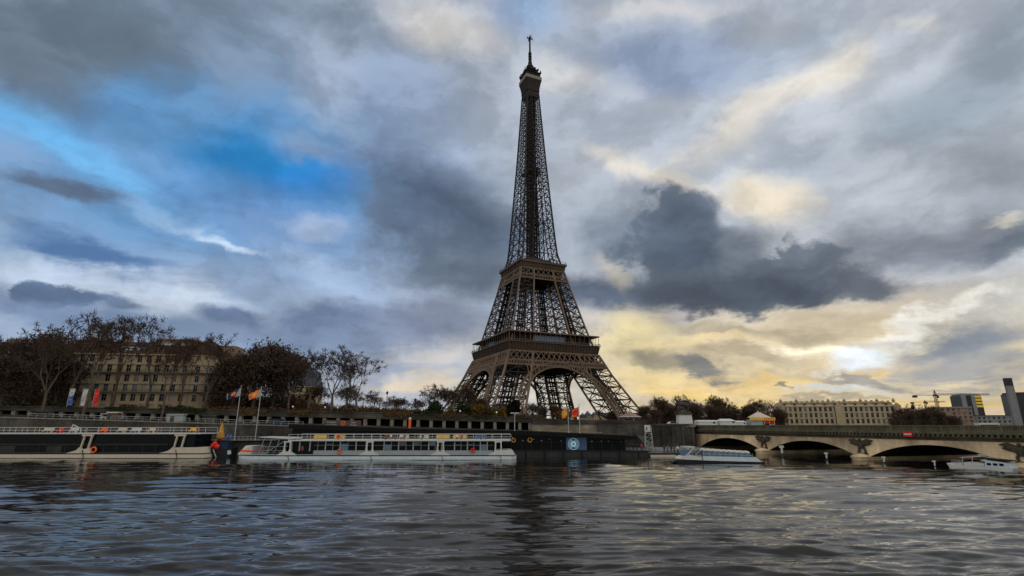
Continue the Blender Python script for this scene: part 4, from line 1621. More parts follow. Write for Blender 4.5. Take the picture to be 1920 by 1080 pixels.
def make_pavilion():
    """floating restaurant: long dark hull, black glass, thin sloping black roof"""
    T = thing('floating_pavilion', 'long low floating pavilion with black glass walls and a thin black roof', 'floating pavilion', (0, 141.5, 0), 0)
    x0, x1 = -57, 34.5
    mb = MB()
    mb.hexa([(-8, -5, -1), (x1, -5, -1), (x1, 9, -1), (-8, 9, -1), (-10, -5, 1.9), (x1, -5, 1.45), (x1, 9, 1.45), (-10, 9, 1.9)])
    mb.hexa([(x0, -3, -1), (-10.1, -3, -1), (-10.1, 9, -1), (x0, 9, -1), (x0, -3, 1.5), (-10.1, -3, 1.5), (-10.1, 9, 1.5), (x0, 9, 1.5)])
    mb.build('hull', M['hullgrey'], T)
    mb = MB()
    mb._bar((-10, -5.1, 1.95), (x1, -5.1, 1.5), .25, .22)
    for x in np.linspace(-6, 32, 9):
        mb.tube([(x, -5.15, 1.5), (x, -5.15, .1)], [.16, .16], 6)
    mb.build('rubbing_strake', M['hullblack'], T)

    def zr(x):
        return interp(x, [(-57, 8.1), (-26, 7.0), (3, 6.45), (31, 5.25)])
    mb = MB()
    for a, b_ in ((-57, -40), (-40, -26), (-26, -10), (-10, 3), (3, 17), (17, 31.5)):
        mb.hexa([(a, -5.6, zr(a) - 1.0), (b_, -5.6, zr(b_) - 1.0), (b_, 9.5, zr(b_) - 1.0), (a, 9.5, zr(a) - 1.0), (a, -5.9, zr(a)), (b_, -5.9, zr(b_)), (b_, 9.8, zr(b_)), (a, 9.8, zr(a))])
    mb.build('roof', M['roofblack'], T)
    mb = MB()
    for a, b_ in ((-57, -26), (-26, 3), (3, 29)):
        mb.hexa([(a, -3, 1.5), (b_, -3, 1.5), (b_, 8, 1.5), (a, 8, 1.5), (a, -3, zr(a) - 1.01), (b_, -3, zr(b_) - 1.01), (b_, 8, zr(b_) - 1.01), (a, 8, zr(a) - 1.01)])
    mb.build('glazing', M['glassdark'], T)
    mb = MB()
    for x in np.arange(-8, 29.5, 2.6):
        mb.box(x - .06, x + .06, -3.12, -3.01, 1.5, zr(x) - 1.02)
    mb.box(-8, 29, -3.1, -3.01, 3.6, 3.7)
    mb.build('mullion', M['hullgrey'], T)
    rr = random.Random(9)  # small pale bars on the glass, painted glints of reflected lamps
    for k in range(14):
        x = -5 + 2.5 * k + rr.uniform(-.7, .7)
        z = 4.3 - (0.5 if x > 16 else 0) - rr.choice((0, 0, .35))
        mb = MB()
        mb.box(x, x + rr.uniform(.2, .6), -3.16, -3.01, z, z + .11)
        mb.build('lamp_glint', M['steel'], T)
    for x in (0.4, 4.6):
        mb = MB()
        mb.torus((x, -5.35 + 1.9, 4.15), .5, .16)
        mb.build('mooring_ring', M['yellow'], T)
    for k in range(5):
        mb = MB()
        mb.tube([(29.3, -2 + 2 * k, 1.4), (29.3, -2 + 2 * k, 4.5)], [.12, .12], 5)
        mb.tube([(29.3, -2 + 2 * k, 1.5), (31.0, -2 + 2 * k, 4.4)], [.1, .1], 5)
        mb.build('roof_post', M['hullgrey'], T)
    mb = MB()
    for x, z in ((.2, 1.75), (1.6, 1.7)):
        mb.ball((x - 7.5, -5.4, z), .75, .35, .3)
        mb.tube([(x - 8.3, -5.4, z), (x - 7, -5.4, z)], [.2, .2], 6)
    mb.build('fender', M['red'], T)
    # big screen with a round badge
    S = thing('badge_screen', 'dim blue screen with a pale round badge on the front of the floating pavilion', 'screen', (16.6, 138.3, 3.15), 0)
    mb = MB()
    mb.box(-2.65, 2.65, 0, .12, -1.55, 1.6)
    mb.build('panel', M['screen'], S)
    mb = MB()
    cx = -.75
    n = 28
    for k in range(n):
        a0, a1 = 2 * PI * k / n, 2 * PI * (k + 1) / n
        for r0, r1, z in ((0, .74, -.02), (1.34, 1.44, -.02)):
            mb.poly([(cx + r * math.cos(a) , z, .05 + r * math.sin(a)) for r, a in ((r0, a0), (r1, a0), (r1, a1), (r0, a1))])
    for k in range(22):
        if k in (5, 6, 16, 17):
            continue
        a = 2 * PI * k / 22
        c, s = math.cos(a), math.sin(a)
        def pt(u, v):
            return (cx + 1.04 * c + u * (-s) + v * c, -.02, .05 + 1.04 * s + u * c + v * s)
        w = .07 + .03 * ((k * 7) % 3)
        mb.poly([pt(-w, -.14), pt(w, -.14), pt(w, -.06), pt(-w, -.06)])
        mb.poly([pt(-w, -.06), pt(-w + .06, -.06), pt(-w + .06, .14), pt(-w, .14)])
        if k % 2:
            mb.poly([pt(w - .06, -.06), pt(w, -.06), pt(w, .14), pt(w - .06, .14)])
        else:
            mb.poly([pt(-w + .06, .06), pt(w, .06), pt(w, .14), pt(-w + .06, .14)])
    mb.build('badge', M['screenmark'], S)
    mb = MB()
    for pts in ([(-.3, -.3), (.3, -.3), (.22, -.05), (-.22, -.05)], [(-.36, .02), (-.12, .02), (-.2, .3)], [(.36, .02), (.12, .02), (.2, .3)], [(-.1, .05), (.1, .05), (0, .42)]):
        mb.poly([(cx + u, -.035, .05 + v) for u, v in pts])
    mb.build('badge_motif', M['screen'], S)


make_pavilion()


def make_small_boat():
    T = thing('glass_boat', 'small white sightseeing boat with a bubbled roof lying before the first bridge arch', 'boat', (43.6, 115, 0), R(-2))
    mb = MB()
    mb.mi = 0
    mb.prism([(-9.8, .55), (-8.2, .05), (-6, -.6), (8.2, -.6), (9.3, .35), (8.8, .45), (-4, .75), (-8.6, 1.0)], -1.9, 1.9, lambda u, v, a: (u, a, v))
    mb.build('hull', M['hullblack'], T)
    mb = MB()
    mb.prism([(-8.6, .98), (-3.6, .78), (-3.6, 1.35), (-5.2, 1.7), (-6.6, 1.85), (-8.0, 1.45)], -1.7, 1.7, lambda u, v, a: (u, a, v))
    mb.build('bow', M['white'], T)
    mb = MB()
    mb.prism([(-3.4, .75), (8.7, .42), (7.6, 1.35), (-3.4, 1.6)], -1.75, 1.75, lambda u, v, a: (u, a, v))
    mb.build('side_panel', M['bluewhite'], T)
    mb = MB()
    mb.prism([(-3.4, 1.61), (7.3, 1.36), (6.3, 2.2), (-3.4, 2.75)], -1.65, 1.65, lambda u, v, a: (u, a, v))
    mb.prism([(-7.4, 1.7), (-5.3, 1.75), (-5.9, 2.9), (-6.6, 2.9)], -1.5, 1.5, lambda u, v, a: (u, a, v))
    mb.build('glazing', M['glassblue'], T)
    mb = MB()
    for x in np.arange(-3.2, 7, 1.12):
        mb._bar((x, -1.68, 1.6 - (x + 3.4) * .024), (x, -1.68, 2.72 - (x + 3.4) * .055), .07, .05)
    mb._bar((-3.4, -1.68, 2.1), (6.8, -1.68, 1.75), .05, .05)
    mb.build('window_frame', M['steel'], T)
    mb = MB()
    for k in range(9):
        x = -2.8 + 1.12 * k
        mb.ball((x, 0, 2.72 - (x + 3.4) * .055), .68, 1.72, .46, 10, 6)
    mb.build('roof', M['cream'], T)
    mb = MB()
    for s in (-1.6, 1.6):
        mb._bar((-6.9, s, 1.55), (-5.0, s, 3.4), .2, .2)
        mb._bar((-6.9, s, 3.42), (-4.9, s, 3.42), .2, .2)
    mb._bar((-6.9, -1.6, 3.42), (-6.9, 1.6, 3.42), .2, .2)
    mb._bar((-5.0, -1.6, 3.42), (-5.0, 1.6, 3.42), .2, .2)
    mb.build('portal_frame', M['white'], T)
    mb = MB()
    for s in (-1.6, 1.6):
        pts = [(-5.4 + 2.1 * t, s, 1.1 + 1.75 * math.sin(t * PI / 2)) for t in np.linspace(0, 1, 7)]
        mb.tube(pts, [.06] * 7, 5)
        for t in (.35, .7):
            mb.strut((-5.4 + 2.1 * t, s, .9), (-5.4 + 2.1 * t, s, 1.1 + 1.75 * math.sin(t * PI / 2)), .06)
    for t in (.3, .6, .9):
        mb.strut((-5.4 + 2.1 * t, -1.6, 1.1 + 1.75 * math.sin(t * PI / 2)), (-5.4 + 2.1 * t, 1.6, 1.1 + 1.75 * math.sin(t * PI / 2)), .06)
    mb.build('canopy_hoops', M['steel'], T)
    mb = MB()
    mb.box(-4.9, -3.6, -1.2, 1.2, .8, 1.25)
    mb.box(-3.9, -3.6, -1.2, 1.2, 1.25, 1.7)
    mb.build('bench', M['cream'], T)

    T = thing('workboat', 'white and pale blue motor barge lying before the third bridge arch', 'boat', (84.2, 97.0, 0), R(-66), None, 0.74)
    mb = MB()
    mb.prism([(-6.5, 1.5), (-5.6, -.5), (6.3, -.5), (6.6, 1.1), (-5, 1.2)], -2, 2, lambda u, v, a: (u, a, v))
    mb.build('hull', M['white'], T)
    mb = MB()
    mb.box(-2.9, 1.2, -1.8, 1.8, 1.21, 1.9)
    mb.box(-5.2, -3.2, -1.5, 1.5, 1.21, 1.6)
    mb.build('cabin', M['white'], T)
    mb = MB()
    mb.hexa([(1.3, -1.9, 1.2), (6.2, -1.9, 1.1), (6.2, 1.9, 1.1), (1.3, 1.9, 1.2), (1.6, -1.8, 2.7), (5.4, -1.8, 2.3), (5.4, 1.8, 2.3), (1.6, 1.8, 2.7)])
    mb.build('saloon', M['bluewhite'], T)
    mb = MB()
    for x in (2.2, 3.4, 4.6):
        mb.box(x - .4, x + .4, -1.94, -1.86, 1.5, 2.05)
    mb.build('window', M['glassdark'], T)
    mb = MB()
    mb._bar((-3.4, -1.8, 3.0), (-.8, -1.8, 3.3), .2, .14)
    for x in (-3.2, -1.2):
        mb.strut((x, -1.8, 1.6), (x + .4, -1.8, 3.1), .12)
    mb._bar((-3.4, 1.8, 3.0), (-.8, 1.8, 3.3), .2, .14)
    mb._bar((-3.3, -1.8, 3.0), (-3.3, 1.8, 3.0), .14, .14)
    mb._bar((-3.4, -1.7, 1.55), (-3.0, -1.8, 1.62), .2, .1)
    railing(mb, -5.4, -3.2, -1.7, 1.5, 4, .8, .04)
    mb.build('awning_frame', M['white'], T)
    mb = MB()
    mb.hexa([(-.6, -2, 2.95), (5.8, -2, 2.55), (5.8, 2, 2.55), (-.6, 2, 2.95), (-.6, -2, 3.15), (5.8, -2, 2.75), (5.8, 2, 2.75), (-.6, 2, 3.15)])
    mb.build('awning', M['roofblack'], T)


make_small_boat()


# ------------------------------------------------------------------ trees
def make_tree(seed, kind):
    """trunk and crown of a tree about 20 m high: upright limbs, knuckles of fine shoots, clinging leaves"""
    rr = random.Random(seed)
    tr, cr = MB(), MB()
    H = 20.0
    leafy = {'bare': 5, 'dense': 26, 'light': 4}[kind]
    ls = {'bare': .27, 'dense': .38, 'light': .24}[kind]

    def rvec(s):
        return Vector((rr.gauss(0, s), rr.gauss(0, s), rr.gauss(0, s)))

    def twigs(p, d, n=8):
        for _ in range(n):
            q = p + (d * 0.7 + rvec(.75) + Vector((0, 0, .2))).normalized() * rr.uniform(.5, 1.5)
            m_ = (p + q) / 2 + rvec(.12)
            cr.mi = 0
            cr.tube([p, m_, q], [.055, .045, .025], 3, False)
            e = m_ + (q - p).normalized() * rr.uniform(.2, .6) + rvec(.4)
            cr.tube([m_, e], [.036, .018], 3, False)
        cr.mi = 1
        for _ in range(leafy):
            c = p + d * .45 + rvec(.85 if kind == 'dense' else .40)
            a = rvec(1).normalized() * ls * rr.uniform(.4, 1.1)
            b_ = rvec(1).normalized() * ls * rr.uniform(.4, 1.0)
            cr.poly([c - a, c + b_ * .6, c + a, c - b_ * .6])

    maxlev = 4

    def grow(p, d, ln, r, lev):
        n = 4 if lev < 3 else 3
        pts, rad = [p], [r]
        dd = d.copy()
        for i in range(n):
            dd = (dd + rvec(.12 if lev else .05) + Vector((0, 0, .10 if lev < 3 else .0))).normalized()
            pts.append(pts[-1] + dd * ln / n)
            rad.append(r * (1 - .36 * (i + 1) / n))
        tgt = tr if lev <= 2 else cr
        cr.mi = 0
        tgt.tube(pts, rad, 7 if lev == 0 else 5 if lev < 3 else 4 if lev < 4 else 3, lev < 2)
        if lev >= maxlev:
            twigs(pts[-1], dd)
            return
        k = {0: 3, 1: 3, 2: 3, 3: 3}[lev] + (1 if rr.random() < (.5 if lev == 0 else .25) else 0)
        if kind == 'bare' and lev in (1, 3):
            k -= rr.random() < .5
        a0 = rr.random() * 6.3
        for j in range(k):
            src_i = len(pts) - 1 if (j < 2 or lev == 0) else rr.choice((2, 3) if n == 4 else (1, 2))
            tilt = R(rr.uniform(16, 32) if lev == 0 else rr.uniform(14, 44) if lev < 3 else rr.uniform(20, 60))
            if kind == 'light':
                tilt *= 1.35
            a = a0 + 2 * PI * j / k + rr.uniform(-.4, .4)
            o = dd.orthogonal().normalized()
            o2 = dd.cross(o)
            nd_ = dd * math.cos(tilt) + (o * math.cos(a) + o2 * math.sin(a)) * math.sin(tilt)
            nd_ = (nd_ + Vector((0, 0, .12 if lev < 2 else 0))).normalized()
            grow(pts[src_i], nd_, ln * rr.uniform(.60, .84) if lev else ln * rr.uniform(.8, 1.05), max(.06, rad[src_i] * rr.uniform(.55, .78)), lev + 1)
        if kind == 'dense':
            for q in pts[2:] if lev else ():
                twigs(q + rvec(.8), dd, 4)
            if lev <= 1:
                for _ in range(10):
                    twigs(pts[rr.randrange(1 if lev else 2, len(pts))] + Vector((rr.gauss(0, 2.1), rr.gauss(0, 2.1), rr.uniform(-1.5, 1.5) if lev else rr.uniform(-.5, 1.0))), dd, 3)

    th = {'bare': 5.4, 'dense': 4.0, 'light': 3.6}[kind]
    grow(Vector((0, 0, -0.3)), Vector((rr.gauss(0, .04), rr.gauss(0, .04), 1)).normalized(), th, .44, 0)
    zs_ = sorted(v[2] for v in cr.v)
    k = H / zs_[int(len(zs_) * .985)]
    tr.xf(Matrix.Scale(k, 4))
    cr.xf(Matrix.Scale(k, 4))
    xs_ = sorted(abs(v[0]) for v in cr.v)
    TREE_R[(kind, seed)] = xs_[int(len(xs_) * .93)]
    return tr, cr


TREE_R = {}
TREES = {}
for kind, seeds, leaf in (('bare', (11, 23, 37, 52), 'leafred'), ('dense', (5, 17, 29), 'leafred'), ('light', (3, 8, 44), 'leafbrown')):
    for i, sd in enumerate(seeds):
        t_, c_ = make_tree(sd, kind)
        TREES[(kind, i)] = (t_.mesh('trunk', M['bark']), c_.mesh('crown', [M['twig'], M[leaf]]))
TREES[('golden', 0)] = (TREES[('dense', 1)][0], TREES[('dense', 1)][1].copy())
TREES[('golden', 0)][1].materials[1] = M['leafbrown']


def tree(kind, i, loc, h, rz, label, group, wide=1.0, name='plane_tree'):
    T = thing(name, label, 'tree', loc, rz, group)
    wide = {'bare': .82, 'dense': .95, 'light': .9, 'golden': .95}[kind] * wide ** .5
    T.scale = (h / 20 * wide, h / 20 * wide, h / 20)
    link('trunk', TREES[(kind, i)][0], T)
    link('crown', TREES[(kind, i)][1], T)
    return T


def on_line(px, off):
    t = (px - 960) / 998
    Y = (171 + off) / (1 - .15 * t)
    return t * Y, Y


def row(items, group):
    for (px, off, ytop, kind, i, wide, label) in items:
        X, Y = on_line(px, off)
        base = terrace_z(X) if off < 0 else ground_z(X)
        top = at(px, ytop, Y).z
        tree(kind, i, (X, Y, base - .1), top - base, rnd.random() * 6.3, label, group, wide)


row([
    (72, -5, 612, 'bare', 0, 1.0, 'bare plane tree in front of the gallery wall, leftmost of the trees rooted there'),
    (116, 6, 590, 'bare', 1, .95, 'tall bare plane tree behind the blue and white banner'),
    (150, -4, 598, 'bare', 2, .85, 'forked bare plane tree rising between the blue and the red banners'),
    (202, 7, 594, 'bare', 3, 1.0, 'broad bare plane tree right of the red banner, before the apartment facade'),
    (268, 6, 606, 'bare', 0, .9, 'bare plane tree before the middle of the long apartment facade'),
    (299, -4, 640, 'bare', 1, .8, 'lower bare plane tree standing on the terrace before the apartment facade'),
    (330, 8, 632, 'bare', 3, .8, 'slim bare plane tree before the rounded corner of the apartment house'),
    (374, 7, 624, 'bare', 2, 1.0, 'bare plane tree before the right end of the long apartment house'),
], 'tall bare plane trees along the left embankment')
row([
    (-30, 16, 636, 'bare', 1, 1.1, 'bare tree cut by the left edge of the view'),
    (8, 20, 628, 'bare', 2, .9, 'bare twiggy tree before the leftmost house roof'),
    (46, 24, 634, 'dense', 0, 1.2, 'russet tree behind the leftmost plane tree, before the white roofed house'),
    (-8, 9, 672, 'dense', 1, 1.3, 'dense brown tree filling the far left bank'),
    (30, 10, 684, 'dense', 2, 1.3, 'low dense brown tree beside the far left bank tree'),
    (92, 18, 664, 'dense', 1, 1.1, 'dense brown tree left of the blue and white banner'),
], 'brown trees on the far left bank')
row([
    (432, 14, 668, 'dense', 0, 1.25, 'dense russet tree directly behind the left flagpole'),
    (468, 12, 652, 'dense', 2, 1.3, 'tallest dense russet tree, behind the two left flagpoles'),
    (505, 16, 650, 'dense', 1, 1.3, 'dense russet tree right of the two left flagpoles'),
    (528, 24, 668, 'dense', 0, 1.1, 'russet tree at the right end of the dense russet clump'),
    (412, 26, 690, 'dense', 2, 1.0, 'russet tree between the apartment house and the russet clump'),
], 'dense russet trees behind the flagpoles')
row([
    (536, 6, 664, 'bare', 3, 1.1, 'bare plane tree at the right edge of the russet clump'),
    (574, 5, 660, 'bare', 1, 1.2, 'slender bare plane tree right of the blue slate roof'),
    (619, 4, 647, 'bare', 0, 1.6, 'large open bare plane tree above the brown signs'),
    (668, 5, 660, 'bare', 2, 1.6, 'rounded bare plane tree at the right end of the tall row'),
    (645, 14, 684, 'bare', 3, 1.3, 'thin bare tree between the two large plane trees above the signs'),
], 'open bare plane trees above the long sign')
row([
    (590, 28, 722, 'light', 1, 1.5, 'low bare tree under the slender plane tree'),
    (650, 30, 722, 'light', 2, 1.6, 'low bare tree under the rounded plane tree'),
    (700, 26, 734, 'light', 0, 1.6, 'low bare tree right of the rounded plane tree'),
], 'low trees behind the open plane trees')
row([
    (728, 16, 743, 'light', 0, 1.6, 'small bare tree by the tall street lamp'),
    (752, 22, 746, 'light', 1, 1.8, 'small flat topped bare tree in the gap left of the tower'),
    (782, 12, 748, 'light', 2, 1.7, 'small bare tree left of the round green shrub'),
    (806, 22, 722, 'light', 0, 1.5, 'round topped bare tree above the green shrub left of the tower'),
    (846, 18, 728, 'light', 1, 1.0, 'pinkish bare tree against the left foot of the tower'),
    (872, 14, 722, 'light', 2, .8, 'bare tree in front of the left tower leg'),
    (900, 26, 748, 'golden', 0, 1.5, 'brown leaved tree between the two left tower legs'),
    (938, 24, 752, 'light', 0, 1.2, 'bare tree before the front tower leg'),
    (1000, 30, 756, 'light', 2, 2.0, 'small bare tree under the great arch beside the black yew'),
    (1040, 40, 760, 'golden', 0, 1.2, 'brown tree at the foot of the back tower leg'),
    (880, 24, 758, 'dense', 2, 1.8, 'low brown tree at the foot of the left tower leg'),
], 'small trees at the foot of the tower')


def row2(items, group):
    for (px, Y, ytop, kind, i, wide, label) in items:
        X = (px - 960) / 998 * Y
        base = ground_z(X)
        top = at(px, ytop, Y).z
        tree(kind, i, (X, Y, base - .1), top - base, rnd.random() * 6.3, label, group, wide, 'tree')


row2([
    (1208, 240, 762, 'dense', 0, 1.7, 'dark tree just right of the carousel roof'),
    (1236, 250, 746, 'light', 1, 1.3, 'bare tree standing above the dark trees right of the tower'),
    (1228, 225, 768, 'dense', 1, 1.7, 'low dark tree above the tall abutment wall'),
    (1254, 255, 756, 'dense', 2, 1.6, 'dark tree left of the statue pedestal'),
    (1276, 262, 742, 'light', 0, 1.3, 'bare tree rising behind the horseman statue'),
    (1306, 258, 760, 'dense', 0, 1.7, 'dark tree right of the statue pedestal'),
    (1300, 275, 750, 'light', 2, 1.4, 'thin bare tree right of the horseman statue'),
    (1338, 262, 762, 'dense', 1, 1.7, 'dark tree behind the left white marquee'),
    (1344, 285, 744, 'light', 1, 1.0, 'left of two upright bare trees over the white marquees'),
    (1362, 280, 747, 'light', 0, 1.0, 'right of two upright bare trees over the white marquees'),
    (1372, 260, 764, 'dense', 2, 1.8, 'dark tree behind the right white marquee'),
    (1405, 255, 762, 'dense', 0, 1.6, 'dark tree behind the yellow fairground stall'),
    (1424, 250, 750, 'light', 2, 1.5, 'bare tree over the yellow fairground stall'),
    (1444, 262, 752, 'bare', 2, 1.3, 'dark bare tree left of the long palace facade'),
    (1462, 280, 768, 'dense', 1, 1.6, 'low dark tree at the left end of the palace'),
], 'dark trees beyond the bridge approach')
row2([
    (1690, 300, 766, 'light', 1, 1.6, 'bare tree at the right end of the palace'),
    (1712, 280, 772, 'dense', 0, 1.7, 'dark tree right of the palace'),
    (1738, 285, 768, 'dense', 2, 1.7, 'dark tree under the small crane'),
    (1726, 300, 758, 'light', 0, 1.4, 'bare tree under the counter jib of the large crane'),
    (1764, 290, 772, 'dense', 1, 1.7, 'dark tree at the foot of the large crane'),
    (1752, 310, 762, 'light', 2, 1.4, 'thin bare tree beside the large crane mast'),
    (1790, 270, 781, 'dense', 0, 1.6, 'low dark tree before the striped stone block'),
], 'trees right of the palace')
row2([
    (1018, 520, 765, 'dense', 1, 1.8, 'distant brown tree under the arch behind the right flags'),
    (1058, 540, 768, 'light', 1, 2.0, 'distant bare tree seen under the great arch'),
    (985, 500, 760, 'light', 0, 1.9, 'distant bare tree behind the black yew'),
    (1150, 480, 772, 'dense', 2, 2.0, 'distant brown tree between the right tower leg and the carousel'),
    (950, 520, 758, 'dense', 0, 1.6, 'distant brown tree behind the front tower leg'),
    (915, 520, 762, 'dense', 2, 1.7, 'distant brown tree behind the left tower legs'),
], 'distant trees behind the tower')


def shrub(px, off, y0, wpx, leaf, label, group, n=900, name='shrub', flat=1.0, Y=None):
    X, Yl = on_line(px, off)
    w = wpx / 998 * Yl / 2
    z0 = ground_z(X)
    h = max(1.2, at(px, y0, Yl).z - z0)
    rr = random.Random(px * 3 + off)
    T = thing(name, label, 'shrub', (X, Yl, z0), 0, group)
    mb, st = MB(), MB()
    lobes = [(rr.uniform(-.6, .6) * w, rr.uniform(-.4, .4) * w * flat, h * rr.uniform(.35, .75), rr.uniform(.35, .6)) for _ in range(9)]
    for _ in range(n):
        lx, ly, lz, lr = rr.choice(lobes)
        v = Vector((rr.gauss(0, 1), rr.gauss(0, 1), rr.gauss(0, 1))).normalized() * (rr.random() ** .4)
        c = Vector((lx + v.x * lr * w, ly + v.y * lr * w * flat, max(.1, lz + v.z * min(lr * w, h * .45))))
        c.z = min(c.z, h * 1.02)
        s = rr.uniform(.18, .42)
        a = Vector((rr.gauss(0, 1), rr.gauss(0, 1), rr.gauss(0, 1))).normalized() * s
        b_ = Vector((rr.gauss(0, 1), rr.gauss(0, 1), rr.gauss(0, 1))).normalized() * s
        mb.poly([c - a, c + b_ * .7, c + a, c - b_ * .7])
    mb.build('foliage', M[leaf], T)
    for k in range(5):
        a = rr.uniform(0, 6.3)
        st.tube([(0, 0, -.1), (math.cos(a) * w * .3, math.sin(a) * w * .3, h * .4), (math.cos(a) * w * .6, math.sin(a) * w * .5, h * .75)], [.12, .08, .03], 4)
    st.build('stem', M['bark'], T)


shrub(965, 6, 744, 34, 'leafblack', 'round blackish evergreen shrub before the front tower leg', 'shrubs on the embankment', 3200)
shrub(812, 7, 748, 44, 'leafgreen', 'dark green shrub left of the tower', 'shrubs on the embankment', 1800)
shrub(845, 4, 768, 22, 'leafgold', 'small golden ball shrub by the left tower foot', 'shrubs on the embankment', 800)
shrub(868, 6, 752, 40, 'leafgreen', 'olive green shrub right of the golden ball shrub', 'shrubs on the embankment', 1200)
shrub(892, 5, 756, 44, 'leafgold', 'broad golden shrub under the left arch', 'shrubs on the embankment', 1300)
shrub(915, 7, 758, 36, 'leafbrown', 'brown shrub between the two golden shrubs', 'shrubs on the embankment', 1300)
shrub(940, 5, 760, 36, 'leafgold', 'golden shrub left of the black evergreen', 'shrubs on the embankment', 1100)
shrub(1058, 9, 772, 40, 'leafbrown', 'brown shrub behind the right pair of flags', 'shrubs on the embankment', 900)
for px0, lab, lf in ((30, 'clipped dark hedge on the wall at the far left', 'leafgreen'), (92, 'clipped dark hedge left of the banners', 'leafgreen'), (240, 'dark hedge below the apartment house', 'leafbrown'), (330, 'dark hedge below the rounded corner of the apartment house', 'leafgreen'),
                 (420, 'brown hedge below the left flags', 'leafbrown'), (500, 'brown hedge under the russet trees', 'leafred'), (575, 'brown hedge under the blue slate roof', 'leafbrown'),
                 (660, 'brown hedge on the wall right of the signs', 'leafred'), (735, 'dark hedge on the wall near the orange column', 'leafbrown'), (790, 'dark hedge on the wall left of the green shrub', 'leafgreen')):
    shrub(px0, 2.6, on_line(px0, 0)[1] and 796 - (wall_top(on_line(px0, 2)[0]) + 1.0 - EYE) / on_line(px0, 2)[1] * 998, 84, lf, lab, 'hedges along the top of the wall', 900, 'hedge', .12)


def ivy(px, w, h, leaf, label):
    X, Y = on_line(px, 0)
    rr = random.Random(px)
    T = thing('ivy', label, 'ivy', (X, Y - .3, wall_top(X)), math.atan(.15), 'ivy hanging over the gallery wall')
    mb, st = MB(), MB()
    for _ in range(int(220 * w / 4)):
        u = rr.uniform(-1, 1)
        dep = h * (.35 + .65 * abs(math.sin(u * 3 + px))) * (1 - u * u * .6)
        c = Vector((u * w / 2, -.12 - .1 * rr.random(), .15 - dep * rr.random() ** 1.4))
        s_ = rr.uniform(.12, .26)
        a = Vector((rr.gauss(0, 1), .25 * rr.gauss(0, 1), rr.gauss(0, 1))).normalized() * s_
        b_ = Vector((rr.gauss(0, 1), .25 * rr.gauss(0, 1), rr.gauss(0, 1))).normalized() * s_
        mb.poly([c - a, c + b_, c + a, c - b_])
    mb.build('foliage', M[leaf], T)
    st.tube([(-w * .3, -.05, .3), (0, -.1, .1), (w * .2, -.1, -h * .5)], [.05, .04, .02], 4)
    st.build('stem', M['bark'], T)


for px, w, h, lf, lab in ((216, 7, 1.3, 'leafgreen', 'dark ivy over the wall right of the red banner'), (352, 9, 1.5, 'leafgreen', 'dark ivy over the wall below the turret'), (470, 8, 1.6, 'leafbrown', 'brown ivy over the wall between the two left flagpoles'),
                          (560, 7, 1.4, 'leafbrown', 'brown ivy over the wall left of the long sign'), (745, 9, 1.5, 'leafbrown', 'brown ivy over the wall left of the orange column'), (845, 10, 1.7, 'leafred', 'russet ivy over the wall below the golden ball shrub'),
                          (905, 6, 1.2, 'leafgreen', 'dark ivy over the wall below the broad golden shrub')):
    ivy(px, w, h, lf, lab)


def woodland(label, spots, Y0, leaf, seed):
    """a far belt of bare trees that reads as one mass: twiggy stems and clinging leaves"""
    rr = random.Random(seed)
    mb = MB()
    for (pa, pb, ya, yb, n) in spots:
        for _ in range(n):
            u = rr.random()
            px = pa + (pb - pa) * u
            Y = Y0 + rr.uniform(0, 26)
            X = (px - 960) / 998 * Y
            g = ground_z(X)
            h = (at(px, ya + (yb - ya) * u, Y).z - g) * rr.uniform(.55, 1.0) * (.86 + .14 * math.sin(px * .21) * math.sin(px * .083 + 1))
            mb.mi = 0
            b_ = Vector((X, Y, g))
            t_ = b_ + Vector((rr.gauss(0, .5), rr.gauss(0, .5), h))
            mb.tube([b_, (b_ + t_) / 2 + Vector((rr.gauss(0, .3), 0, 0)), t_], [.16, .1, .03], 3, False)
            for _ in range(9):
                p = b_.lerp(t_, rr.uniform(.3, .98))
                q = p + Vector((rr.gauss(0, 1.5), rr.gauss(0, 1.5), rr.uniform(.2, 2.0)))
                q.z = min(q.z, g + h * 1.06)
                mb.mi = 0
                mb.tube([p, q], [.07, .03], 3, False)
                mb.mi = 1
                for _ in range(5):
                    c = p.lerp(q, rr.random()) + Vector((rr.gauss(0, .6), rr.gauss(0, .6), rr.gauss(0, .5)))
                    a = Vector((rr.gauss(0, 1), rr.gauss(0, 1), rr.gauss(0, 1))).normalized() * rr.uniform(.15, .45)
                    d = Vector((rr.gauss(0, 1), rr.gauss(0, 1), rr.gauss(0, 1))).normalized() * rr.uniform(.15, .45)
                    mb.poly([c - a, c + d, c + a, c - d])
    o = mb.build('woodland', [M['twig'], M[leaf]])
    tag(o, label, 'woodland', None, 'stuff')


woodland('dark leafless woodland belt behind the marquees, right of the tower', [(1196, 1470, 770, 768, 620), (1226, 1300, 762, 762, 120)], 290, 'leafred', 5)
woodland('low dark woodland belt right of the palace', [(1672, 1800, 775, 780, 300)], 330, 'leafred', 6)
woodland('low dark woodland belt left of the tower under the small bare trees', [(560, 850, 752, 772, 520), (850, 1010, 772, 776, 200)], 215, 'leafbrown', 7)
woodland('dark undergrowth and saplings behind the left plane trees', [(-60, 130, 720, 735, 260), (395, 560, 735, 742, 260)], 176, 'leafbrown', 8)


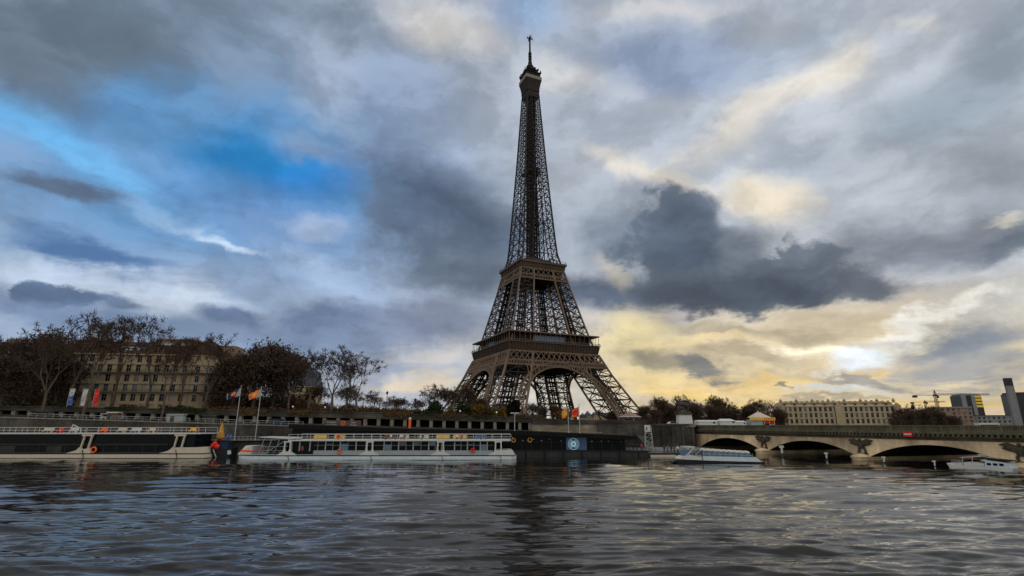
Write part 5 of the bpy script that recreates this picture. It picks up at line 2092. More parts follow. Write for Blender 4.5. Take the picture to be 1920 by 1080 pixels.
# ------------------------------------------------------------------ buildings
def window_mesh(w, h, name='window', pane=None):
    mb = MB()
    mb.mi = 1
    mb.box(-w / 2, w / 2, -.02, .05, 0, h)
    mb.mi = 0
    mb.box(-w / 2 - .1, -w / 2, -.09, .05, 0, h)
    mb.box(w / 2, w / 2 + .1, -.09, .05, 0, h)
    mb.box(-w / 2 - .1, w / 2 + .1, -.1, .05, h, h + .12)
    mb.box(-.04, .04, -.06, -.021, 0, h)
    mb.box(-w / 2, w / 2, -.055, -.021, h * .62, h * .62 + .06)
    return mb.mesh(name, [M['greypaint'], M[pane or 'glassdark']])


def block(name, label, loc, rz, w, d, floors, fh, bays, wallm, roofm, roofh=3.5, ww=1.2, wh=2.0, group=None, balc=(1, 3), dormers=True, chim=4, z0=3.6, roof='mansard'):
    T = thing(name, label, 'building', loc, rz, group)
    H = z0 + floors * fh
    bw = w / bays
    mb = MB()
    mb.box(-w / 2, w / 2, .36, d, 0, H)                      # core
    pw = (bw - ww)
    for k in range(bays + 1):                              # piers
        x = -w / 2 + k * bw
        a, b_ = max(-w / 2, x - pw / 2), min(w / 2, x + pw / 2)
        mb.box(a, b_, 0, .36, 0, H)
    for f in range(-1, floors):
        zb = z0 + f * fh
        for k in range(bays):                              # spandrels between the piers
            x = -w / 2 + k * bw + pw / 2
            lo = zb + wh + .55 if f >= 0 else z0 - 1.0
            hi = (zb + fh + .55) if f < floors - 1 else H
            if f < 0:
                lo, hi = z0 - .6, z0 + .55
            mb.box(x, x + ww, .06, .36, lo, hi)
    for f in range(1, floors + 1):                         # string courses
        z = z0 + f * fh
        dd = .22 if f < floors else .5
        mb.box(-w / 2 - dd * .5, w / 2 + dd * .5, -dd, -.003, z - .3, z + (.0 if f < floors else .1))
    mb.build('wall', wallm, T)
    wms = [window_mesh(ww, wh, pane=p) for p in (('glassdark', 'glassdark', 'glassdark', 'glassgrey', 'curtain') if d < 20 else ('glassdark', 'glassdark', 'glassgrey'))]
    rw = random.Random(int(abs(loc[0]) * 10))
    for f in range(floors):
        for k in range(bays):
            if len(T.children) > 84:
                break
            o = link('window', rw.choice(wms), T)
            o.location = (-w / 2 + (k + .5) * bw, .28, z0 + f * fh + .55)
    for f in balc:
        mb = MB()
        z = z0 + f * fh
        mb.box(-w / 2 + .3, w / 2 - .3, -.95, -.24, z + .1, z + .28)
        railing(mb, -w / 2 + .4, w / 2 - .4, -.9, z + .28, bays * 6, .9, .035, True)
        mb.build('balcony', M['hullgrey'], T)
    if roof == 'mansard':
        mb = MB()
        mb.hexa([(-w / 2, 0.05, H + .1), (w / 2, 0.05, H + .1), (w / 2, d, H + .1), (-w / 2, d, H + .1),
                 (-w / 2 + 1.2, 1.5, H + roofh), (w / 2 - 1.2, 1.5, H + roofh), (w / 2 - 1.2, d - 1.5, H + roofh), (-w / 2 + 1.2, d - 1.5, H + roofh)])
        mb.hexa([(-w / 2 + 1.1, 1.4, H + roofh + .01), (w / 2 - 1.1, 1.4, H + roofh + .01), (w / 2 - 1.1, d - 1.4, H + roofh + .01), (-w / 2 + 1.1, d - 1.4, H + roofh + .01),
                 (-w / 2 + 3, d * .45, H + roofh + 1.8), (w / 2 - 3, d * .45, H + roofh + 1.8), (w / 2 - 3, d * .55, H + roofh + 1.8), (-w / 2 + 3, d * .55, H + roofh + 1.8)])
        rf = mb.build('roof', roofm, T)
        if dormers:
            dm = window_mesh(ww * .85, 1.5, 'dormer')
            m2 = MB()
            m2.box(-ww * .6, ww * .6, .06, 1.6, -.1, 1.75)
            m2.box(-ww * .75, ww * .75, -.12, 1.6, 1.76, 1.95)
            dmm = m2.mesh('dormer', wallm)
            for k in range(bays):
                if k % 2 == 0 or bays < 10:
                    o = link('dormer', dmm, rf)
                    o.location = (-w / 2 + (k + .5) * bw, .35, H + .6)
                    o2 = link('dormer_window', dm, rf)
                    o2.location = (-w / 2 + (k + .5) * bw, .36, H + .7)
        for k in range(chim):
            x = -w / 2 + (k + .5) * w / chim
            mb = MB()
            mb.box(x - 1.4, x + 1.4, d * .42, d * .58, H + roofh - 1, H + roofh + 3.2)
            for j in range(5):
                mb.tube([(x - 1.1 + .55 * j, d * .5, H + roofh + 3.2), (x - 1.1 + .55 * j, d * .5, H + roofh + 3.9)], [.16, .13], 6)
            mb.build('chimney', M['facadepink'], rf)
    else:
        mb = MB()
        mb.box(-w / 2 - .2, w / 2 + .2, -.2, d + .2, H + .11, H + .7)
        mb.build('roof', roofm, T)
    return T, H


cx = on_line(232, 34)
Tb, Hb = block('apartment_house', 'long limestone apartment house with balconies and a dark mansard roof behind the left plane trees', (cx[0], cx[1] - 3, ground_z(cx[0])), R(8), 46, 14, 5, 3.35, 15, M['facade'], M['rust'], 3.4, 1.5, 2.35)
mb = MB()
cc = (23.0, 5.2, 0)
mb.lathe([(5.6, 0), (5.6, Hb)], 20, cc)
for f in range(1, 6):
    mb.lathe([(5.9, 3.6 + f * 3.35 - .3), (5.9, 3.6 + f * 3.35)], 20, cc)
mb.build('corner_turret', M['facade'], Tb)
mb = MB()
mb.lathe([(5.8, Hb + .02), (5.3, Hb + 2.2), (3.6, Hb + 4.6), (1.2, Hb + 6.0), (.2, Hb + 6.8)], 20, cc)
mb.build('turret_roof', M['rust'], Tb)
mb = MB()
mb.box(23, 33, 5.5, 16, 0, Hb + 2.4)
mb.box(23.5, 32.4, 6, 15, Hb + 2.41, Hb + 4.4)
mb.build('side_wing', M['facadepink'], Tb)
mb = MB()
mb.box(7, 19, 2.2, 11, Hb + 1.2, Hb + 5.6)
mb.box(6.6, 19.4, 1.9, 11.4, Hb + 5.61, Hb + 6.0)
mb.build('attic', M['facadepink'], Tb)
mb = MB()
mb.box(-20, -11, 3, 11, Hb + 2.5, Hb + 5.2)
mb.build('attic', M['rust'], Tb)
for x, wd in ((-3.2, 1.5), (-1.2, 1.3), (1.0, 1.6), (9.0, 3.4), (14.5, 2.4)):
    mb = MB()
    z = Hb + (1.5 if x < 5 else 3.0)
    y = .62 if x < 5 else 2.15
    mb.box(x, x + wd, y - .2, y + .6, z - .1, z + 1.3)
    mb.build('skylight', M['glasspale'], Tb)
wm = window_mesh(1.2, 2.1)
for f in range(5):
    for a in (-125, -90, -55):
        if len(Tb.children) > 99:
            break
        o = link('window', wm, Tb)
        o.location = (cc[0] + 5.62 * math.cos(R(a)), cc[1] + 5.62 * math.sin(R(a)), 4.15 + f * 3.35)
        o.rotation_euler = (0, 0, R(a + 90))
for f in (1, 3):
    mb = MB()
    z = 3.6 + f * 3.35
    mb.lathe([(6.5, z + .1), (6.5, z + .28)], 24, cc)
    mb.torus((cc[0], cc[1], z + 1.15), 6.4, .05, 'z', 24, 4)
    for k in range(40):
        a = 2 * PI * k / 40
        mb.strut((cc[0] + 6.4 * math.cos(a), cc[1] + 6.4 * math.sin(a), z + .28), (cc[0] + 6.4 * math.cos(a), cc[1] + 6.4 * math.sin(a), z + 1.15), .05)
    mb.build('turret_balcony', M['hullgrey'], Tb)


def place(px, off):
    X, Y = on_line(px, off)
    return (X, Y, ground_z(X))


block('apartment_house', 'narrow set back limestone house between the apartment corner and the russet trees', place(414, 70), R(6), 15, 12, 5, 3.3, 5, M['facade'], M['slate'], 3, balc=(2,), chim=1)
block('apartment_house', 'pinkish house with pale roof edges behind the far left trees', place(20, 60), R(10), 34, 14, 6, 3.2, 10, M['facadepink'], M['rust'], 3, balc=(2, 4), chim=3)
block('apartment_house', 'brown house cut by the left edge of the view', place(-70, 60), R(12), 30, 14, 6, 3.2, 9, M['facadepink'], M['slate'], 3, balc=(2,), chim=2)
block('townhouse', 'small house with a steep blue slate roof between the russet and the plane trees', place(563, 78), R(5), 11, 10, 3, 3.3, 4, M['facadefar'], M['slateblue'], 6.5, balc=(1,), chim=0, dormers=False)


def far_block(px, Y, ytop, wpx, label, **kw):
    X = (px - 960) / 998 * Y
    g = ground_z(X)
    hz_ = at(px, ytop, Y).z - g
    return X, g, hz_


# palace beyond the bridge
X, g, hz_ = far_block(1577, 420, 760, 210, '')
Tp, Hp = block('palace', 'long cream stone palace with arched windows and attic statues beyond the bridge', (X, 420, g), R(-8), 83, 22, 3, 4.6, 22, M['facadefar'], M['facadefar'], 2.6, 1.9, 3.3, balc=(), chim=0, dormers=True, z0=3.0)
mb = MB()
rr = random.Random(4)
for k in range(22):
    x = -42 + 84 * k / 21
    mb.box(x - .7, x + .7, .5, 1.6, Hp + 2.6, Hp + 4.0 + rr.random() * .9)
    if k % 3 == 0:
        mb.lathe([(1.1, Hp + 3.9), (1.3, Hp + 4.6), (.5, Hp + 5.6), (.1, Hp + 6.4)], 8, (x, 1.2, 0))
mb._bar((-43, .3, Hp + 2.8), (43, .3, Hp + 2.8), .5, .5)
mb.build('attic_ornament', M['facadefar'], Tp)
for k in (0, 10.5, 21):
    mb = MB()
    x = -43 + 86 * k / 21
    mb.box(x - 2.6, x + 2.6, -1.2, -.55, 0, Hp + .1)
    mb.prism([(x - 3, Hp + .1), (x + 3, Hp + .1), (x, Hp + 2.6)], -1.3, .0, lambda u, v, a: (u, a, v))
    mb.build('pavilion_front', M['facadefar'], Tp)

X, g, hz_ = far_block(1800, 380, 770, 40, '')
block('apartment_house', 'brown stone block with rows of windows under the large crane', (X - 2, 380, g), R(-18), 22, 16, 4, 2.7, 7, M['facadepink'], M['concrete'], 1, 1.3, 1.5, balc=(), roof='flat')
X, g, hz_ = far_block(1868, 420, 784, 36, '')
block('low_building', 'low grey flat roofed building between the tower block and the grey slab', (X, 420, g), R(-20), 22, 12, 2, 2.8, 7, M['concrete'], M['slate'], 1, 1.6, 1.5, balc=(), roof='flat')


def tower_block(name, label, px, Y, ytop, w, d, mats, yellow, rz):
    X = (px - 960) / 998 * Y
    g = ground_z(X)
    H = at(px, ytop, Y).z - g
    T = thing(name, label, 'tower block', (X, Y, g), rz)
    mb = MB()
    mb.box(-w / 2, w / 2, 0, d, 0, H)
    mb.build('wall', mats[0], T)
    mb = MB()
    mb.box(-w / 2 - .2, -w * .28, -.3, -.003, 0, H + .6)
    mb.box(-.02 * w, w * .16, -.5, -.003, 0, H + .8)
    mb.build('concrete_fin', mats[1], T) if yellow else None
    z = 2
    nf = 0
    mb = MB()
    while z < H - 1:
        mb.box(-w / 2 + .2, w / 2 - .2, -.14, -.002, z, z + .35)
        z += 3.1
    mb.build('floor_band', M['slate'], T)
    if yellow:
        z = H * .62
        while z < H - 2:
            mb = MB()
            mb.box(w * .17, w / 2 - .3, -.4, -.15, z, z + 2.1)
            mb.build('lit_window', M['yellowlit'], T)
            z += 3.1
    mb = MB()
    mb.box(-w / 2 + 1, w / 2 - 1, 1, d - 1, H + .01, H + 1.6)
    mb.build('roof', mats[1], T)


tower_block('tower_block', 'dark tower block with a yellow glazed upper corner beyond the bridge', 1834, 520, 741, 17, 20, (M['towerdark'], M['concrete']), True, R(-14))
tower_block('tower_block', 'dark glazed tower block cut by the right edge of the view', 1945, 540, 738, 30, 20, (M['towerdark'], M['slate']), False, R(-20))
X = (1911 - 960) / 998 * 470
T = thing('chimney_tower', 'tall slim grey concrete tower with a dark top near the right edge', 'tower', (X, 470, 5.4), R(-20))
Hc = at(1911, 709, 470).z - 5.4
mb = MB()
mb.box(-2.65, 2.65, -1.6, 1.6, 0, Hc - 7)
mb.build('shaft', M['concrete'], T)
mb = MB()
mb.box(-2.7, 2.7, -1.65, 1.65, Hc - 7, Hc)
mb.build('cap', M['slate'], T)
mb = MB()
mb.box(-2.6, -2.1, -1.9, -1.601, 0, Hc - 7)
mb.box(2.1, 2.6, -1.9, -1.601, 0, Hc - 7)
mb.box(-.3, .3, -1.8, -1.601, 0, Hc - 7)
mb.box(-2.6, 2.6, -2.0, -1.902, Hc - 7.6, Hc - 7.05)
mb.build('rib', M['concrete'], T)

# distant houses seen under the arch
rr = random.Random(12)
for k, (px, yt, lab) in enumerate(((1094, 778, 'small distant pale house under the great arch, nearest the right flags'), (1104, 774, 'distant grey roofed house second under the great arch'), (1114, 776, 'distant pale house in the middle of the row under the arch'),
                                   (1123, 772, 'distant bluish roofed house in the row under the arch'), (1132, 775, 'distant house in the row nearest the right tower leg'), (1146, 780, 'distant house seen between the bars of the right tower leg'))):
    Y = 720 + 25 * (k % 3)
    X = (px - 960) / 998 * Y
    g = ground_z(X)
    h = at(px, yt, Y).z - g - 5
    T = block('distant_house', lab, (X, Y, g), R(rr.uniform(-12, 12)), 9 + rr.random() * 3, 9, 5, (h - 3) / 5, 4, M['facadefar'], M['slateblue'] if k % 2 else M['slate'], 4, 1.2, 1.6, 'distant houses under the great arch', (), False, 1, 3.0)


# ------------------------------------------------------------------ cranes
def crane(label, px, Y, ytop, yj, left, right, w):
    X = (px - 960) / 998 * Y
    g = ground_z(X)
    T = thing('tower_crane', label, 'crane', (X, Y, g), R(-6), 'tower cranes behind the palace')
    zt = at(px, ytop, Y).z - g
    zj = at(px, yj, Y).z - g
    mb = MB()
    for sx in (-1, 1):
        for sy in (-1, 1):
            mb.strut((sx * w, sy * w, 0), (sx * w, sy * w, zj), .35)
    z = 0
    while z < zj - 2:
        for s in (-1, 1):
            mb.strut((-w, s * w, z), (w, s * w, z + 2.4), .25)
            mb.strut((s * w, -w, z), (s * w, w, z + 2.4), .25)
        z += 2.4
    mb.build('mast', M['rust'], T)
    mb = MB()
    for a, b_ in ((-w, 0), (w, 0)):
        mb.strut((a, -w, zj), (0, 0, zt), .4)
        mb.strut((a, w, zj), (0, 0, zt), .4)
    mb.box(-w * 1.6, w * 1.6, -w * 1.4, w * 1.4, zj - 1.2, zj + .6)
    mb.box(w * 1.7, w * 3, -1, 1, zj - 3, zj - .5)
    mb.build('cab', M['rust'], T)
    mb = MB()
    for s in (-.8, .8):
        mb.strut((-left, s, zj), (right, s, zj), .4)
    mb.strut((0, 0, zj + 1.8), (right, 0, zj + 1.4), .35)
    x = 0
    while x < right - 2:
        for s in (-.8, .8):
            mb.strut((x, s, zj), (x + 1.3, 0, zj + 1.6), .2)
            mb.strut((x + 1.3, 0, zj + 1.6), (x + 2.6, s, zj), .2)
        x += 2.6
    mb.strut((0, 0, zt), (right * .6, 0, zj + 1.6), .16)
    mb.strut((0, 0, zt), (-left * .9, 0, zj), .16)
    mb.build('jib', M['rust'], T)
    mb = MB()
    mb.box(-left - 1, -left + 3.2, -1.2, 1.2, zj - 2.6, zj - .2)
    mb.build('counterweight', M['hullgrey'], T)
    mb = MB()
    mb.box(right * .62, right * .62 + 2.5, -.9, .9, zj - .9, zj - .25)
    mb.strut((right * .62 + 1.2, 0, zj - .9), (right * .62 + 1.2, 0, zj - 4), .12)
    mb.build('trolley', M['hullgrey'], T)


crane('large rust brown tower crane with a long jib above the bridge', 1766, 600, 731, 741, 23, 57, 1.1)
crane('small distant tower crane left of the large one', 1744, 820, 750, 754, 20, 30, 1.1)


# ------------------------------------------------------------------ flags, lamps, signs
def flag_mesh(w, h, cols, seed, droop=.35):
    """hanging flag, hoist at x = 0, flying towards -x; colours in slanting bands"""
    rr = random.Random(seed)
    mb = MB()
    nx, nz = 14, 8
    ph = rr.random() * 6
    for i in range(nx + 1):
        u = i / nx
        for j in range(nz + 1):
            v = j / nz
            mb.v.append((-w * u, .28 * u * math.sin(u * 7 + v * 2 + ph) + .08 * math.sin(v * 6 + ph) * u, h * (v - 1) * (1 - .25 * u) - droop * w * u * (1 + .3 * u)))
    for i in range(nx):
        for j in range(nz):
            u, v = (i + .5) / nx, (j + .5) / nz
            c = 0
            if (u - .5) ** 2 * (w / h) ** 2 + (v - .5) ** 2 < .10:
                c = 1
            elif u + .25 * v < .34 or u > .9:
                c = 2
            a = i * (nz + 1) + j
            mb.mi = c
            mb.face((a, a + nz + 1, a + nz + 2, a + 1))
    return mb.mesh('flag', cols)


def flagpole(px, Y, z0, ytop, w, h, cols, label, group, seed, r=.11):
    X = (px - 960) / 998 * Y
    T = thing('flagpole', label, 'flagpole', (X, Y, z0), 0, group)
    top = at(px, ytop, Y).z - z0
    mb = MB()
    mb.tube([(0, 0, 0), (0, 0, top * .55), (0, 0, top)], [r, r * .85, r * .6], 8)
    mb.lathe([(r * 3, 0), (r * 3, .12), (r * 1.4, .2), (r * 1.2, .5)], 10)
    mb.ball((0, 0, top + .08), .13)
    mb.build('pole', M['steel'], T)
    f = link('flag', flag_mesh(w, h, cols, seed), T)
    f.location = (-.12, 0, top - .5)


flagpole(442, 141, QUAY_Z, 724, 3.4, 2.1, [M['navy'], M['orange'], M['greypaint']], 'left of the two tall white flagpoles by the quay, flying a navy and orange flag', 'flagpoles on the left quay', 3)
flagpole(481, 141, QUAY_Z, 726, 3.0, 2.1, [M['orange'], M['yellow'], M['greypaint']], 'right of the two tall white flagpoles by the quay, flying an all orange flag', 'flagpoles on the left quay', 8)
flagpole(1066, 140, 5.8, 762, 1.7, 2.5, [M['orange'], M['yellow'], M['leafgold']], 'left of the two short flagpoles on the black pavilion roof', 'flagpoles on the pavilion roof', 4, .09)
flagpole(1087, 140, 5.6, 759, 1.9, 2.6, [M['orange'], M['red'], M['leafgold']], 'right of the two short flagpoles on the black pavilion roof', 'flagpoles on the pavilion roof', 6, .09)

# lamp with a flat T-shaped head on the pavilion roof
T = thing('street_lamp', 'slim pale lamp post with a flat T shaped head on the pavilion roof', 'lamp', ((965 - 960) / 998 * 140, 140, 6.3))
mb = MB()
mb.tube([(0, 0, 0), (0, 0, 4.6)], [.11, .08], 8)
mb.lathe([(.25, 0), (.25, .1), (.12, .3)], 8)
mb.build('pole', M['steel'], T)
mb = MB()
mb.box(-1.15, 1.15, -.22, .22, 4.6, 4.78)
mb.box(-1.1, -.3, -.18, .18, 4.54, 4.598)
mb.box(.3, 1.1, -.18, .18, 4.54, 4.598)
mb.build('lamp_head', M['white'], T)


def globe_lamp(px, off, h, label, group, z=None, Y=None, X=None, head='globe'):
    if X is None:
        X, Y = on_line(px, off)
    T = thing('street_lamp', label, 'lamp', (X, Y, ground_z(X) if z is None else z), 0, group)
    mb = MB()
    mb.tube([(0, 0, 0), (0, 0, h * .3), (0, 0, h)], [.13, .08, .06], 8)
    mb.lathe([(.24, 0), (.24, .2), (.12, .6)], 8)
    mb.build('pole', M['hullgrey'], T)
    mb = MB()
    if head == 'globe':
        mb.ball((0, 0, h + .26), .30)
        mb.lathe([(.14, h - .05), (.17, h + .02)], 8)
    else:
        mb.lathe([(.10, h - .2), (.34, h + .1), (.40, h + .55), (.18, h + .8), (.05, h + 1.0)], 8)
    mb.build('lamp_head', M['lampglobe'] if head == 'globe' else M['hullblack'], T)


for px, lab in ((545, 'small white globe lamp on the wall under the blue slate roof'), (606, 'small white globe lamp on the wall above the left end of the brown sign'), (630, 'small white globe lamp on the wall above the middle of the brown sign'),
                (712, 'small white globe lamp on the wall left of the orange column'), (790, 'small white globe lamp on the wall right of the orange column'),
                (862, 'small white globe lamp on the wall right of the golden ball shrub'), (931, 'small white globe lamp on the wall left of the black evergreen'), (1003, 'small white globe lamp at the right end of the gallery wall')):
    globe_lamp(px, 1.0, 1.0, lab, 'globe lamps along the quay wall', z=wall_top(on_line(px, 1)[0]) + .01)
globe_lamp(722, 6, 7.2, 'tall black street lamp beside the small bare trees left of the tower', 'tall street lamps on the embankment', head='lantern')
globe_lamp(776, 9, 5.4, 'black street lamp left of the round topped bare tree', 'tall street lamps on the embankment', head='lantern')
for sx, h, lab in ((63.5, 5.0, 'black street lamp on the bridge above the red navigation board'), (87.2, 4.6, 'black street lamp on the bridge near the right edge')):
    p = B0 + BE * sx + BN * 16
    globe_lamp(0, 0, h, lab, 'street lamps on the bridge', z=6.7, Y=p.y, X=p.x, head='lantern')


# ------------------------------------------------------------------ signs and banners
def text_mesh(s, size):
    cu = bpy.data.curves.new('lettering', 'FONT')
    cu.body = s
    cu.size = size
    cu.extrude = .01
    cu.align_x = 'CENTER'
    o = bpy.data.objects.new('tmp', cu)
    C.objects.link(o)
    me = bpy.data.meshes.new_from_object(o.evaluated_get(bpy.context.evaluated_depsgraph_get()))
    bpy.data.objects.remove(o)
    me.materials.clear()
    return me


SX, SY = (641 - 960) / 998 * 151, 151
T = thing('long_sign', 'long brown sign with white lettering and an orange ring above the black roof', 'sign', (SX, SY, 7.55), R(4))
mb = MB()
mb.box(-5.3, -.05, 0, .12, 0, 1.7)
mb.box(.05, 5.3, 0, .12, -.1, 1.6)
mb.build('panel', M['brown'], T)
for s, x, z, sz in (('Croisières', -3.0, .92, .62), ('sur la Seine', -3.0, .22, .62), ('River', 3.2, .85, .62), ('Cruises', 3.2, .15, .62)):
    me = text_mesh(s, sz)
    me.materials.append(M['white'])
    o = link('lettering', me, T)
    o.location = (x, -.02, z)
    o.rotation_euler = (PI / 2, 0, 0)
mb = MB()
mb.torus((.25, -.06, .8), .55, .13, n=20)
mb.ball((.25, -.06, .8), .2, .06, .2)
mb.build('ring_emblem', M['orange'], T)
for x in (-4.6, -1.2, 1.2, 4.6):
    mb = MB()
    mb.box(x - .08, x + .08, .13, .3, -1.6, 1.5)
    mb.build('post', M['hullgrey'], T)
bpy_kiosk = None
X, Y = on_line(768, -1.4)
T = thing('advertising_column', 'slim orange column with a white cap before the gallery wall', 'column', (X, Y, terrace_z(X)))
mb = MB()
mb.lathe([(.5, 0), (.5, .3), (.42, .35), (.42, 3.0)], 14)
mb.build('body', M['orange'], T)
mb = MB()
mb.lathe([(.46, 3.0), (.46, 3.35), (.2, 3.6)], 14)
mb.build('cap', M['white'], T)

for px, cols, lab in ((121, ('blue', 'white'), 'blue and white upright banner, leftmost of the three on the wall'), (146, ('white', 'cream'), 'white upright banner between the blue and the red ones'), (169, ('red', 'orange'), 'red upright banner, rightmost of the three on the wall')):
    X, Y = on_line(px, 1.0)
    z0 = wall_top(X)
    T = thing('banner', lab, 'banner', (X, Y, z0), 0, 'upright banners on the wall')
    mb = MB()
    mb.strut((-.72, 0, 0), (-.72, 0, 5.3), .12)
    mb.strut((-.72, 0, 5.25), (.8, 0, 5.25), .08)
    mb.build('pole', M['steel'], T)
    mb = MB()
    n = 10
    for i in range(n):
        za, zb = .4 + 4.75 * i / n, .4 + 4.75 * (i + 1) / n
        ya, yb = .1 * math.sin(i * .8), .1 * math.sin((i + 1) * .8)
        mb.mi = 0 if (i < 6 or cols[0] != 'blue') else 1
        mb.poly([(-.64, ya, za), (.7, ya * 1.6, za), (.7, yb * 1.6, zb), (-.64, yb, zb)])
        if i % 2 and 1 < i < 9:
            mb.mi = 1 if mb.mi == 0 else 0
            mb.poly([(-.25, ya * 1.3 - .09, za + .05), (.25, ya * 1.4 - .09, za + .05), (.25, yb * 1.4 - .09, zb - .12), (-.25, yb * 1.3 - .09, zb - .12)])
    mb.build('cloth', [M[cols[0]], M[cols[1]]], T)

# ------------------------------------------------------------------ quay between the two boats
X = (408 - 960) / 998 * 139
T = thing('festive_tree', 'slim golden cone shaped festive tree on the quay between the boats', 'decoration', (X, 141, QUAY_Z))
mb = MB()
rr = random.Random(3)
prof = [(1.05, .5)]
for k in range(9):
    z = .5 + 4.3 * (k + 1) / 9
    r = 1.05 * (1 - (k + 1) / 9.4)
    prof += [(r * 1.12 + .03, z - .12), (r + .0, z)]
mb.lathe(prof, 14)
mb.build('cone', M['gold'], T)
mb = MB()
mb.lathe([(.5, 0), (.5, .5), (.2, .52)], 10)
mb.build('base', M['red'], T)
T = thing('tug_boat', 'small black tug with red round fenders between the two large boats', 'boat', ((418 - 960) / 998 * 134, 135.6, 0), R(0))
mb = MB()
mb.prism([(-2.0, -.5), (2.4, -.5), (3.0, 2.4), (1.2, 2.0), (-1.2, 2.3), (-2.4, 3.0)], -1.6, 1.6, lambda u, v, a: (u, a, v))
mb.build('hull', M['hullblack'], T)
mb = MB()
mb._bar((-1.6, -1.7, 2.1), (-.6, -1.7, .2), .4, .1)
mb.build('bow_mark', M['white'], T)
mb = MB()
mb.box(-.6, 1.6, -1.0, 1.0, 2.1, 3.6)
mb.box(-.8, 1.8, -1.2, 1.2, 3.61, 3.75)
mb.build('wheelhouse', M['navy'], T)
mb = MB()
mb.box(2.0, 2.8, -1.66, -1.3, .9, 1.8)
mb.build('hatch', M['bluewhite'], T)
for x, z in ((-1.9, 3.0), (-.8, 2.7), (-1.5, 3.4)):
    mb = MB()
    mb.ball((x, -1.5, z), .62, .55, .6, 10, 7)
    mb.build('fender', M['red'], T)
for px, lab in ((425, 'blue folded deck chair left of the other on the quay edge'), (431, 'blue folded deck chair nearest the left flagpole')):
    X = (px - 960) / 998 * 140
    T = thing('deck_chair', lab, 'chair', (X, 140, QUAY_Z), 0, 'blue deck chairs on the quay')
    mb = MB()
    mb.hexa([(-.3, .2, .3), (.3, .2, .3), (.3, .3, .3), (-.3, .3, .3), (0, .6, 1.5), (.6, .6, 1.5), (.6, .7, 1.5), (0, .7, 1.5)])
    mb.build('seat', M['blue'], T)
    mb = MB()
    for s in (-.3, .3):
        mb.strut((s, .7, 0), (s, -.1, .6), .06)
        mb.strut((s, -.2, 0), (s + .3, .65, 1.5), .06)
    mb.strut((-.3, .1, .43), (.3, .1, .43), .05)
    mb.build('frame', M['navy'], T)
T = thing('quay_barrier', 'low white railing along the quay edge under the left flagpoles', 'railing', (-70.5, 140.2, QUAY_Z))
mb = MB()
railing(mb, -4.2, 4.2, 0, 0, 8, 1.0, .04)
mb.build('frame', M['steel'], T)
rr = random.Random(21)
for k, (px, lab) in enumerate(((80, 'dark parked van on the terrace behind the cruise boat'), (205, 'grey parked van on the terrace, under the pale kiosk'), (520, 'dark parked van on the terrace left of the black roof'))):
    X, Y = on_line(px, -6)
    T = thing('parked_van', lab, 'van', (X, Y, terrace_z(X) + .05), R(9), 'vans parked on the terrace')
    mb = MB()
    mb.prism([(-2.4, .35), (2.5, .35), (2.55, 1.0), (1.75, 1.15), (1.2, 1.95), (-2.4, 1.98)], -.9, .9, lambda u, v, a: (u, a, v))
    mb.build('body', (M['hullgrey'], M['greypaint'], M['navy'])[k], T)
    mb = MB()
    mb.box(.1, 1.3, -.93, -.905, 1.15, 1.7)
    mb.box(-2.1, -.2, -.93, -.905, 1.2, 1.7)
    mb.build('window', M['glassdark'], T)
    for x in (-1.5, 1.55):
        for y in (-.82, .82):
            mb = MB()
            mb.tube([(x, y - .1, .33), (x, y + .1, .33)], [.33, .33], 12)
            mb.build('wheel', M['hullblack'], T)
for k, (px, w, lab, m_) in enumerate(((208, 2.6, 'pale roofed kiosk on the terrace behind the cruise boat', 'cream'), (327, 4.2, 'low pale container on the terrace behind the cruise boat', 'greypaint'), (390, 3.4, 'grey green cabin on the terrace left of the festive tree', 'stonegrey'))):
    X, Y = on_line(px, -8)
    T = thing('quay_kiosk', lab, 'kiosk', (X, Y, terrace_z(X) + .3), R(8))
    mb = MB()
    mb.box(-w / 2, w / 2, -.5, 1.2, 0, 1.8)
    mb.build('wall', M['brown' if k == 0 else m_], T)
    mb = MB()
    mb.box(-w / 2 - .2, w / 2 + .2, -.7, 1.4, 1.81, 2.15)
    mb.build('roof', M[m_], T)
    mb = MB()
    mb.box(-w * .3, -w * .05, -.54, -.505, 0, 1.5)
    mb.build('door', M['hullgrey'], T)
T = thing('terrace_railing', 'long thin metal railing on the edge of the terrace wall', 'railing', (0, 0, 0))
for xa, xb in ((-130, -112), (-110, -90), (-88, -60)):
    mb = MB()
    n = int((xb - xa) / 2)
    for k in range(n + 1):
        x = xa + (xb - xa) * k / n
        mb.strut((x, wall_y(x) - 9.3, terrace_z(x) + .3), (x, wall_y(x) - 9.3, terrace_z(x) + 1.35), .07)
    mb._bar((xa, wall_y(xa) - 9.3, terrace_z(xa) + 1.35), (xb, wall_y(xb) - 9.3, terrace_z(xb) + 1.35), .07, .07)
    mb._bar((xa, wall_y(xa) - 9.3, terrace_z(xa) + .8), (xb, wall_y(xb) - 9.3, terrace_z(xb) + .8), .04, .04)
    mb.build('rail', M['steel'], T)

